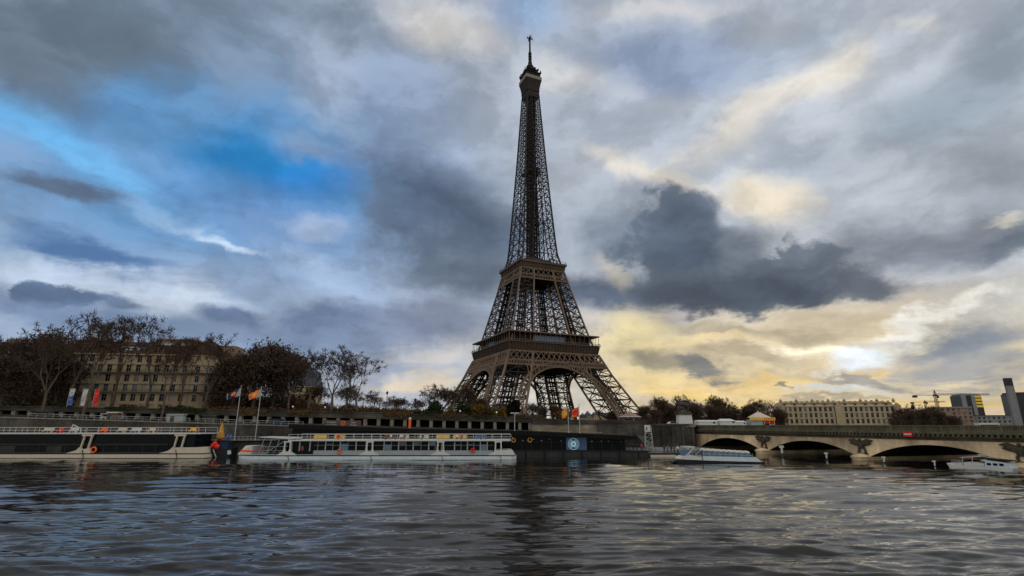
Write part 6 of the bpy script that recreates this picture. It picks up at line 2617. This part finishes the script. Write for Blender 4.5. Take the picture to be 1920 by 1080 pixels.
# ------------------------------------------------------------------ landing stage, mast and people on the right
T = thing('landing_stage', 'low dark landing stage with a pale railing between the pavilion and the small boat', 'landing stage', (40.2, 141, 0))
mb = MB()
mb.box(-5.6, 6.5, -3.6, 3.6, -.6, 1.0)
mb.build('pontoon', M['hullgrey'], T)
mb = MB()
railing(mb, -4.6, -1.6, -3.4, 1.0, 10, 1.1, .035)
mb._bar((-4.6, -3.4, 2.1), (-4.6, 3.4, 2.1), .06, .06)
railing(mb, -4.6, 6, 3.4, 1.0, 24, 1.1, .035)
mb.build('railing', M['steel'], T)
mb = MB()
mb.hexa([(-3, 3.7, .9), (-.8, 3.7, .9), (2.2, 33, 5.0), (0, 33, 5.0), (-3, 3.7, 1.1), (-.8, 3.7, 1.1), (2.2, 33, 5.2), (0, 33, 5.2)])
mb.build('gangway', M['stonegrey'], T)
mb = MB()
mb.box(-5.0, 1.5, -3.9, -3.65, -.3, .55)
mb.build('fender', M['cream'], T)
T = thing('signal_mast', 'pale lattice ladder mast with a white board at the end of the pavilion', 'mast', (37.2, 145.5, 1.0))
mb = MB()
for x in (-.95, .95):
    mb.strut((x * 1.15, 0, 0), (x * .8, 0, 6.6), .16)
    mb.strut((x * 1.15, 1.2, 0), (x * .8, .6, 6.6), .1)
for k in range(6):
    z = .3 + k * 1.1
    mb.strut((-1.05 + k * .05, 0, z), (1.05 - k * .05, 0, z + 1.05), .08)
    mb.strut((-1.05 + k * .05, 0, z), (1.05 - k * .05, 0, z), .08)
mb.build('frame', M['steel'], T)
mb = MB()
mb.box(-1.0, .5, -.2, -.09, 5.1, 6.9)
mb.build('board', M['white'], T)
mb = MB()
mb.box(-.55, -.3, -.24, -.203, 5.5, 6.4)
mb.build('board_mark', M['hullgrey'], T)

rr = random.Random(31)
Lp = [('clothdark', 'person in a dark coat at the left of the group at the pavilion end'), ('navy', 'person in navy standing second at the pavilion end'), ('clothdark', 'person in black standing by the pavilion end posts'),
      ('clothred', 'person in a red coat at the pavilion end'), ('clothblue', 'person in blue nearest the lattice mast')]
for k, (c, lab) in enumerate(Lp):
    person('stand', c, (30.2 + 1.0 * k + rr.uniform(-.2, .2), 137.4 + rr.uniform(0, .8), 1.46), rr.uniform(-1.5, 1.5), lab, 'people on the pavilion end', .98 + .08 * rr.random())
Lp = [('clothdark', 'person in a dark coat at the left of the waiting group on the landing stage'), ('clothblue', 'person in blue second from the left on the landing stage'), ('clothdark', 'person in black in the middle of the landing stage group'),
      ('navy', 'person in navy right of the middle of the landing stage group'), ('clothwhite', 'person in a white coat nearest the bow of the small boat')]
for k, (c, lab) in enumerate(Lp):
    person('stand', c, (39.4 + .85 * k + rr.uniform(-.15, .15), 138.6 + rr.uniform(0, .8), 1.0), rr.uniform(-1.5, 1.5), lab, 'people waiting on the landing stage', .98 + .08 * rr.random())
BO = Vector((-32, 128.5, 0))
for c, x, lab in (('clothred', 2.1, 'seated person in red left of the white coats on the boat deck'), ('clothwhite', 3.1, 'left of two seated people in white coats on the boat deck'), ('clothwhite', 5.6, 'right of two seated people in white coats on the boat deck'),
                  ('clothred', 6.4, 'seated person in a red coat right of the white coats on the boat deck'), ('clothdark', 10.7, 'seated person in a dark coat on a cream bench of the boat'), ('clothwhite', 18.9, 'seated person in white beside a red coat near the boat stern'),
                  ('clothred', 20.0, 'seated person in red near the boat stern'), ('clothblue', 24.7, 'seated person in blue at the stern end of the boat deck'), ('clothdark', -9.4, 'seated person in dark clothes on a yellow bench near the bow')):
    person('sit', c, BO + Vector((x, -1.02, 4.55)), rr.uniform(-.3, .3), lab, 'passengers on the boat deck')
person('stand', 'clothred', BO + Vector((-16.6, -3.8, 1.36)), .4, 'crew member in dark red standing on the side deck of the boat', 'boat crew', 1.05)
person('stand', 'clothred', Vector((-111, 134.5, 0)) + Vector((33.4, -3.2, 6.0)), .9, 'person in a red coat at the stern rail of the dark cruise boat', 'boat crew')

# ------------------------------------------------------------------ carousel, statue, tents, fairground stall
T = thing('carousel', 'round carousel with a shallow white edged roof at the foot of the right tower leg', 'carousel', ((1182 - 960) / 998 * 196, 196, ground_z(43.6)))
mb = MB()
mb.lathe([(3.9, 2.4), (4.0, 2.45), (4.0, 2.6), (2.0, 3.5), (.5, 4.3), (.12, 4.5), (.12, 5.1)], 24)
mb.build('roof', M['facadepink'], T)
mb = MB()
mb.torus((0, 0, 2.52), 4.0, .14, 'z', 28, 5)
mb.build('rim', M['white'], T)
mb = MB()
for k in range(24):
    a0, a1 = 2 * PI * k / 24, 2 * PI * (k + 1) / 24
    mb.mi = k % 2
    mb.poly([(3.95 * math.cos(a0), 3.95 * math.sin(a0), 2.4), (3.95 * math.cos(a1), 3.95 * math.sin(a1), 2.4), (3.95 * math.cos(a1), 3.95 * math.sin(a1), 1.9), (3.95 * math.cos((a0 + a1) / 2), 3.95 * math.sin((a0 + a1) / 2), 1.65), (3.95 * math.cos(a0), 3.95 * math.sin(a0), 1.9)])
mb.build('valance', [M['brown'], M['rust']], T)
mb = MB()
mb.lathe([(3.6, 0), (3.6, .35)], 24)
mb.lathe([(1.2, .351), (1.2, 2.39)], 14)
for k in range(10):
    a = 2 * PI * k / 10
    mb.strut((3.2 * math.cos(a), 3.2 * math.sin(a), .35), (3.2 * math.cos(a), 3.2 * math.sin(a), 2.4), .1)
mb.build('drum', M['brown'], T)

# statue of a warrior leading a horse on a tall white pedestal
SXp = (1285 - 960) / 998 * 183
T = thing('statue_pedestal', 'tall white stone pedestal at the bridge head', 'pedestal', (SXp, 183.5, 7.2), math.atan2(BE.y, BE.x) + R(70))
mb = MB()
mb.box(-2.9, 2.9, -2.6, 2.6, 0, .9)
mb.build('base', M['pillar'], T)
mb = MB()
mb.hexa([(-2.35, -2.1, .9), (2.35, -2.1, .9), (2.35, 2.1, .9), (-2.35, 2.1, .9), (-2.15, -1.9, 4.1), (2.15, -1.9, 4.1), (2.15, 1.9, 4.1), (-2.15, 1.9, 4.1)])
mb.build('shaft', M['white'], T)
mb = MB()
mb.box(-2.45, 2.45, -2.2, 2.2, 4.1, 4.5)
mb.box(-2.1, 2.1, -1.8, 1.8, 4.5, 5.2)
mb.build('cornice', M['relief'], T)


def skin_figure(name, J, E_, rad, root):
    me = bpy.data.meshes.new(name)
    names = list(J)
    me.from_pydata([J[n] for n in names], [(names.index(a), names.index(b_)) for a, b_ in E_], [])
    o = bpy.data.objects.new(name, me)
    C.objects.link(o)
    o.modifiers.new('skin', 'SKIN')
    for i, n in enumerate(names):
        me.skin_vertices[0].data[i].radius = (rad[n], rad[n])
        me.skin_vertices[0].data[i].use_root = n == root
    s_ = o.modifiers.new('sub', 'SUBSURF')
    s_.levels = 1
    out = bpy.data.meshes.new_from_object(o.evaluated_get(bpy.context.evaluated_depsgraph_get()))
    bpy.data.objects.remove(o)
    out.name = name
    return out


J = dict(chest=(.75, 0, 1.45), belly=(0, 0, 1.42), rump=(-.75, 0, 1.5), neck=(1.05, 0, 1.85), poll=(1.3, 0, 2.4), muz=(1.75, 0, 2.15), ear=(1.25, 0, 2.62),
         sfl=(.75, .2, 1.15), kfl=(.85, .22, .7), hfl=(.78, .22, .05), sfr=(.8, -.2, 1.2), kfr=(1.15, -.22, .95), hfr=(1.0, -.22, .5),
         sbl=(-.75, .22, 1.15), kbl=(-.95, .24, .7), hbl=(-.85, .24, .05), sbr=(-.75, -.22, 1.15), kbr=(-.9, -.24, .68), hbr=(-.7, -.24, .05), t1=(-1.1, 0, 1.6), t2=(-1.35, 0, 1.1), t3=(-1.35, 0, .6))
E_ = [('belly', 'chest'), ('belly', 'rump'), ('chest', 'neck'), ('neck', 'poll'), ('poll', 'muz'), ('poll', 'ear'), ('chest', 'sfl'), ('sfl', 'kfl'), ('kfl', 'hfl'), ('chest', 'sfr'), ('sfr', 'kfr'), ('kfr', 'hfr'),
      ('rump', 'sbl'), ('sbl', 'kbl'), ('kbl', 'hbl'), ('rump', 'sbr'), ('sbr', 'kbr'), ('kbr', 'hbr'), ('rump', 't1'), ('t1', 't2'), ('t2', 't3')]
rad = dict(chest=.42, belly=.4, rump=.4, neck=.27, poll=.17, muz=.11, ear=.05, sfl=.17, kfl=.09, hfl=.08, sfr=.17, kfr=.09, hfr=.08, sbl=.2, kbl=.1, hbl=.08, sbr=.2, kbr=.1, hbr=.08, t1=.1, t2=.12, t3=.05)
ST = thing('horse_statue', 'dark statue of a warrior leading a horse on the white pedestal', 'statue', (SXp, 183.5, 12.4), R(170), None, 1.75)
hm = skin_figure('horse', J, E_, rad, 'belly')
hm.materials.append(M['horse'])
link('horse', hm, ST)
wm_ = PERSON['stand'].copy()
for i in range(len(wm_.materials)):
    wm_.materials[i] = M['horse']
o = link('warrior', wm_, ST)
o.location = (1.0, -.75, 0)
o.scale = (1.15, 1.15, 1.15)
o.rotation_euler = (0, 0, R(60))
mb = MB()
mb.box(-1.3, 1.5, -1.05, .6, -.18, 0)
mb.build('base', M['horse'], ST)


def marquee(px, Y, w, zt, label, kind):
    X = (px - 960) / 998 * Y
    g = ground_z(X)
    T = thing('marquee', label, 'marquee', (X, Y, g), R(4), 'white marquees beyond the bridge head')
    h = zt - g
    mb = MB()
    mb.box(-w / 2, w / 2, 0, 4, 0, h - .5)
    mb.build('wall', M['white'], T)
    mb = MB()
    if kind:
        mb.hexa([(-w / 2 - .2, -.2, h - .49), (w / 2 + .2, -.2, h - .49), (w / 2 + .2, 4.2, h - .49), (-w / 2 - .2, 4.2, h - .49), (-w / 2 + 1.2, 1.9, h + .35), (w / 2 - 1.2, 1.9, h + .35), (w / 2 - 1.2, 2.1, h + .35), (-w / 2 + 1.2, 2.1, h + .35)])
    else:
        mb.hexa([(-w / 2 - .2, -.2, h - .49), (w / 2 + .2, -.2, h - .49), (w / 2 + .2, 4.2, h - .49), (-w / 2 - .2, 4.2, h - .49), (-w / 2 + .2, 1.2, h + .05), (w / 2 - .2, 1.2, h + .05), (w / 2 - .2, 3, h + .05), (-w / 2 + .2, 3, h + .05)])
    mb.build('roof', M['white'], T)
    mb = MB()
    mb.box(w * .28, w * .4, -.04, -.003, h - 1.2, h - .65)
    mb.build('window', M['glassdark'], T)


marquee(1328, 198, 7.2, 9.6, 'low white marquee nearest the statue pedestal', 0)
marquee(1366, 200, 6.2, 9.8, 'white marquee with a raised ridge in the middle of the row', 1)
marquee(1390, 201, 4.2, 9.4, 'low white marquee nearest the yellow fairground stall', 0)
X = (1430 - 960) / 998 * 203
T = thing('fairground_stall', 'fairground stall with yellow scalloped fascia and a white cone roof beyond the bridge', 'stall', (X, 203, ground_z(X)), R(5))
mb = MB()
mb.box(-4.4, .4, 0, 3.5, 0, 4.4)
mb.build('booth', M['greypaint'], T)
mb = MB()
mb.hexa([(-3.6, -.3, 5.2), (4.6, -.3, 4.9), (4.6, 4, 4.9), (-3.6, 4, 5.2), (-.6, 1.7, 7.2), (.4, 1.7, 7.2), (.4, 1.9, 7.2), (-.6, 1.9, 7.2)])
mb.lathe([(.25, 7.2), (.1, 7.9)], 8, (-.1, 1.8, 0))
mb.build('roof', M['cream'], T)
mb = MB()
for k in range(12):
    x = -5 + 10.2 * k / 12
    mb.prism([(x, 4.3), (x + .42, 3.85), (x + .85, 4.3), (x + .85, 5.2), (x, 5.2)], -.5, -.35, lambda u, v, a: (u, a, v))
mb.build('fascia', M['yellow'], T)
mb = MB()
for k in range(6):
    x = .8 + .72 * k
    mb.box(x, x + .35, -.56, -.505, 4.5, 4.9)
    mb.box(x + .05, x + .3, -.3, .3, 3.3, 3.8)
mb.box(.6, 5.0, -.2, .2, 3.0, 3.3)
mb.build('prize_display', M['red'], T)
for x in (.8, 2.8, 4.8):
    mb = MB()
    mb.strut((x, -.3, 0), (x, -.3, 4.4), .14)
    mb.build('post', M['white'], T)

X = (1852 - 960) / 998 * 225
T = thing('white_coach', 'long white coach roof showing over the bridge parapet near the right edge', 'coach', (X, 225, 5.4), R(4))
mb = MB()
mb.prism([(-4.6, .4), (4.6, .4), (4.7, 1.6), (4.2, 3.25), (-4.6, 3.3)], -1.25, 1.25, lambda u, v, a: (u, a, v))
mb.build('body', M['white'], T)
mb = MB()
mb.box(-4.2, 3.9, -1.29, -1.255, 1.6, 2.6)
mb.build('window', M['glassdark'], T)
for x in (-3, 3):
    mb = MB()
    mb.tube([(x, -1.2, .5), (x, 1.2, .5)], [.5, .5], 12)
    mb.build('wheel', M['hullblack'], T)
for px, Y, z, lab, c in ((1263, 186, 7.55, 'small white car on the ramp left of the statue pedestal', 'white'), (1780, 215, 5.5, 'pale car beyond the bridge under the stone block', 'bluewhite'), (1150, 186.5, 8.3, 'dark car beside the carousel', 'hullgrey')):
    X = (px - 960) / 998 * Y
    T = thing('parked_car', lab, 'car', (X, Y, ground_z(X) if px == 1780 else z), R(8), 'parked cars on the far bank')
    mb = MB()
    mb.prism([(-2.1, .3), (2.1, .3), (2.15, .75), (1.2, .9), (.6, 1.4), (-1.2, 1.45), (-1.9, .95), (-2.15, .85)], -.85, .85, lambda u, v, a: (u, a, v))
    mb.build('body', M[c], T)
    mb = MB()
    mb.prism([(1.0, .93), (.52, 1.33), (-1.1, 1.37), (-1.6, .97)], -.87, -.852, lambda u, v, a: (u, a, v))
    mb.build('window', M['glassdark'], T)
    for x in (-1.3, 1.35):
        for y in (-.78, .78):
            mb = MB()
            mb.tube([(x, y - .09, .31), (x, y + .09, .31)], [.31, .31], 10)
            mb.build('wheel', M['hullblack'], T)

# channel markers standing in the water before the arches
for px, Y, h, w, lab in ((1460, 138, 2.9, .8, 'white channel marker beside the first bridge pier'), (1541, 124, 1.9, .55, 'small white channel marker before the middle of the second arch'),
                         (1646, 112, 1.7, .5, 'small white channel marker before the left side of the third arch'), (1738, 103, 1.5, .4, 'thin white channel marker before the middle of the third arch')):
    X = (px - 960) / 998 * Y
    T = thing('channel_marker', lab, 'marker', (X, Y, -.1), 0, 'white channel markers before the bridge')
    mb = MB()
    mb.tube([(0, 0, -1.5), (.05, 0, h * .6)], [.1, .09], 8)
    mb.lathe([(w * .6, -.3), (w * .6, .25), (w * .3, .4)], 12)
    mb.build('post', M['hullgrey'], T)
    mb = MB()
    mb.tube([(.05, 0, h * .35), (.12, 0, h)], [w * .32, w * .28], 8)
    mb.box(-w * .6, w * .8, -.12, .12, h * .8, h)
    mb.build('topmark', M['white'], T)
